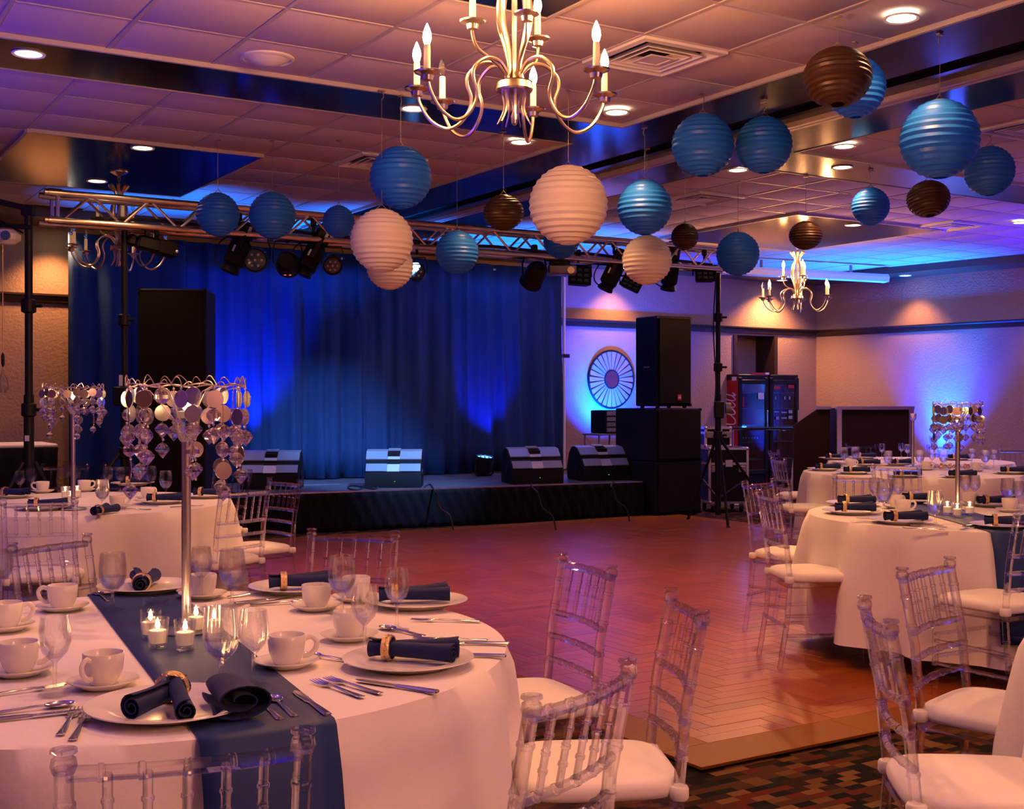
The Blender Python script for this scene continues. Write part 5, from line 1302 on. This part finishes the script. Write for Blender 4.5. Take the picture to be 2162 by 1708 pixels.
for px, py, rz, fn, lb in [(1845, 1103, 78, knife, 'knife before the overlapping plates on the three-candle table'), (1848, 1096, 80, fork, 'fork before the overlapping plates on the three-candle table'), (1960, 1112, 60, spoon, 'spoon before the goblet on the three-candle table'), (1950, 1118, 70, fork, 'fork beside the near rim plate of the three-candle table'),
    (2050, 1116, -50, fork, 'fork beside the runner on the three-candle table'), (2062, 1110, -55, knife, 'knife beside the runner on the three-candle table')]: setting(fn, px, py, lb, 'silver cutlery', rz)

# --- the two far tables
for px, py, rz, w_ in [(1742, 993, 0, 'at the pole end of the table behind the candles'), (1803, 1000, 5, 'at the near rim of the table behind the candles'), (1910, 1007, 0, 'seen through the clear chair back on the far table'), (2026, 1008, 6, 'beside the crystal stand pole on the far table'), (2135, 1000, 0, 'at the frame edge of the table behind the candles'),
                       (1828, 983, 0, 'on the far rim of the table behind the candles'), (1900, 982, 10, 'next to the bare silver stand on the far table')]: plate_set(px, py, rz, w_)
for px, py, rz, w_ in [(1760, 970, 0, 'at the corner of the farthest table'), (1822, 968, 0, 'below the small clear chair on the farthest table'), (2020, 971, 0, 'on the blue-lit side of the farthest table')]: plate_set(px, py, rz, w_)
for px, py, rz, w_ in [(1795, 988, 0, 'on the table behind the candles, nearer the tripod'), (1955, 992, 0, 'round and pale in the middle of the table behind the candles'), (2060, 995, 0, 'on the frame side of the table behind the candles')]: cup_set(px, py, rz, w_)
for fn, px, py, lb in [(goblet, 1782, 982, 'goblet before the dark bar, first of a pair'), (goblet, 1806, 981, 'goblet before the dark bar, second of a pair'), (wine, 1862, 970, 'tall glass before the small clear chair at the dark bar'), (wine, 1903, 968, 'glass beside the bare silver stand, before it'), (wine, 1916, 972, 'glass beside the bare silver stand, behind it'),
    (goblet, 1875, 992, 'goblet above the clear chair back behind the candle table'), (goblet, 1942, 990, 'goblet before the glowing wall on the far table'), (wine, 1968, 988, 'wine glass before the glowing wall, upright'), (goblet, 1992, 990, 'goblet under the crystal strands on the far table'), (wine, 2052, 985, 'wine glass before the purple wall on the far table'), (goblet, 2080, 990, 'goblet before the purple wall on the far table'), (wine, 2098, 988, 'outermost wine glass of the far table')]:
    setting(fn, px, py, lb, 'stem glasses')

# ================================================================ CRYSTAL CENTREPIECES
def centrepiece(loc, lb, top=1.45, s=1.0, seed=1):
    t = thing('crystal_centrepiece', lb, 'centrepiece', loc, 0, 'crystal candle centrepieces'); z0 = TZ0+.002; rnd = random.Random(seed)
    h = top-z0; t.location.z = z0
    MB().lathe([(.0, .0), (.075, .0), (.077, .004), (.03, .012), (.014, .02), (.0, .02)], 36).build('base', M['silver'], t)
    MB().tube([(0, 0, .015), (0, 0, h-.155)], .0125, 16).build('pole', M['silver'], t)
    MB().lathe([(.0, h-.16), (.012, h-.16), (.02, h-.15), (.03, h-.125), (.034, h-.12), (.036, h-.1), (.034, h-.098), (.0, h-.1)], 28).build('socket', M['crystal'], t)
    MB().lathe([(.0, h-.098), (.028, h-.098), (.033, h-.08), (.036, h-.05), (.032, h-.03), (.031, h-.031), (.035, h-.05), (.032, h-.079), (.027, h-.094), (.0, h-.094)], 28).build('candle_cup', M['glass'], t, sharp=60)
    MB().lathe([(.0, h-.093), (.024, h-.093), (.026, h-.075), (.0, h-.075)], 20).build('candle', M['wax'], t)
    MB().lathe([(.0, h-.074), (.007, h-.067), (.0095, h-.057), (.007, h-.043), (.003, h-.03), (.0, h-.024)], 14).build('flame', M['flame'], t)
    lamp('candle_glow', 'POINT', (0, 0, h-.022), (1, .55, .22), 1.1*K, .012, parent=t)
    rr = .152*s; zr = h-.005
    MB().tube([V((rr*cos(2*pi*k/48), rr*sin(2*pi*k/48), zr+.004*sin(k*1.3))) for k in range(48)], .0022, 6, closed=True).build('ring', M['champagne'], t)
    for a in range(6):
        q = a*pi/3+.3; MB().tube([(.02*cos(q), .02*sin(q), h-.11), (rr*.6*cos(q), rr*.6*sin(q), h-.02), (rr*cos(q), rr*sin(q), zr)], .0016, 6).build('spoke', M['champagne'], t)
    for k in range(22):                                       # curled wire loops standing on the ring
        q = 2*pi*k/22+rnd.uniform(-.1, .1); c = V((rr*cos(q), rr*sin(q), zr)); tq = V((-sin(q), cos(q), 0)); hgt = rnd.uniform(.012, .026); wd = rnd.uniform(.012, .022)
        MB().tube(smooth([c-tq*wd, c-tq*wd*.6+V((0, 0, hgt*.8)), c+V((0, 0, hgt)), c+tq*wd*.7+V((0, 0, hgt*.5)), c+tq*wd*1.1], 4), .0014, 5).build('wire_loop', M['champagne'], t)
    dm = MB().lathe([(.0, -.0012), (.0225, -.001), (.0235, 0), (.0225, .001), (.0, .0012)], 24, Matrix.Rotation(pi/2, 4, 'X')).mesh('mirror_disc', M['disc'])
    cm = MB().lathe([(.0, -.025), (.0105, -.014), (.0205, -.001), (.0205, .003), (.012, .014), (.0, .021)], 7).mesh('crystal_drop', M['crystal'], 5)
    om = MB().lathe([(.0, -.0185), (.01, -.0145), (.0185, -.005), (.0185, .005), (.01, .0145), (.0, .0185)], 8).mesh('round_crystal', M['crystal'], 5)
    bd = MB().ball((0, 0, 0), .0042, 8, 6).mesh('bead', M['disc'])
    ns = 22
    for k in range(ns):
        q = 2*pi*k/ns+rnd.uniform(-.06, .06); r_ = rr*(1 if k % 2 else .93)
        seq = [rnd.choice('BD'), 'D', 'C']+list(rnd.choice(['', 'C', 'bC', 'bObC', 'bObDbC', 'bDbCb', 'bObCbO']))
        if k % 2: seq = ['b', 'D', 'D' if k % 4 == 1 else 'O', 'b', 'C']+([] if k % 3 else ['b', 'C'])
        if abs((q-1.5*pi+pi) % (2*pi)-pi) < .33: seq = ['b', 'D'] if k % 2 else ['b', 'O']     # leave the flame in view
        z = -.004; items = []
        for ch in seq:
            e = {'B': .0042, 'b': .0042, 'D': .0235, 'C': .0225, 'O': .018}[ch]
            z -= e; items.append((ch, z)); z -= e+.001
        st_ = MB().tube([(0, 0, 0), (0, 0, z+.01)], .0007, 4).build('strand', M['wire'], t, loc=(r_*cos(q), r_*sin(q), zr), rz=q+pi/2)
        for ch, zz in items:
            nm, me = {'B': ('bead', bd), 'b': ('bead', bd), 'D': ('mirror_disc', dm), 'C': ('crystal_drop', cm), 'O': ('round_crystal', om)}[ch]
            place(nm, me, st_, (0, rnd.uniform(-.004, .004), zz), rnd.uniform(-.7, .7))
    return t
centrepiece(V((( 393-CX)/F*3.3, 3.3, 0)), 'tall silver candle stand ringed with crystals and mirror discs on the closest table', 1.434, 1.03, 1)
c2_ = centrepiece(V(((154-CX)/F*7.0, 7.0, 0)), 'crystal-ringed candle stand before the dark drape on the second table', 1.465, 1.1, 5)
centrepiece(V(((2022-CX)/F*6.75, 6.75, 0)), 'crystal-ringed candle stand before the blue glowing wall on the three-candle table', 1.37, .86, 9)
b_ = on(1927, 985)
t = thing('candle_stand', 'bare silver stand without crystals on the table behind the candles', 'centrepiece', b_)
MB().lathe([(.0, .0), (.075, .0), (.077, .004), (.03, .012), (.014, .02), (.0, .02)], 30).build('base', M['silver'], t)
MB().tube([(0, 0, .015), (0, 0, .43)], .013, 14).build('pole', M['silver'], t); MB().lathe([(.012, .42), (.03, .45), (.034, .5), (.03, .5), (.0, .44)], 20).build('socket', M['crystal'], t)
t = thing('crystal_wreath', 'low ring of red-gold beads lying on the far table under the crystal stand', 'decoration', on(2005, 990))
for k in range(26):
    q = 2*pi*k/26; MB().ball((0, 0, 0), .016, 8, 6).build('bead', M['gold'] if k % 3 else M['crystal'], t, loc=(.16*cos(q), .16*sin(q), .02+.012*(k % 2)))
MB().tube([V((.16*cos(2*pi*k/30), .16*sin(2*pi*k/30), .02)) for k in range(30)], .004, 6, closed=True).build('wreath_ring', M['gold'], t)
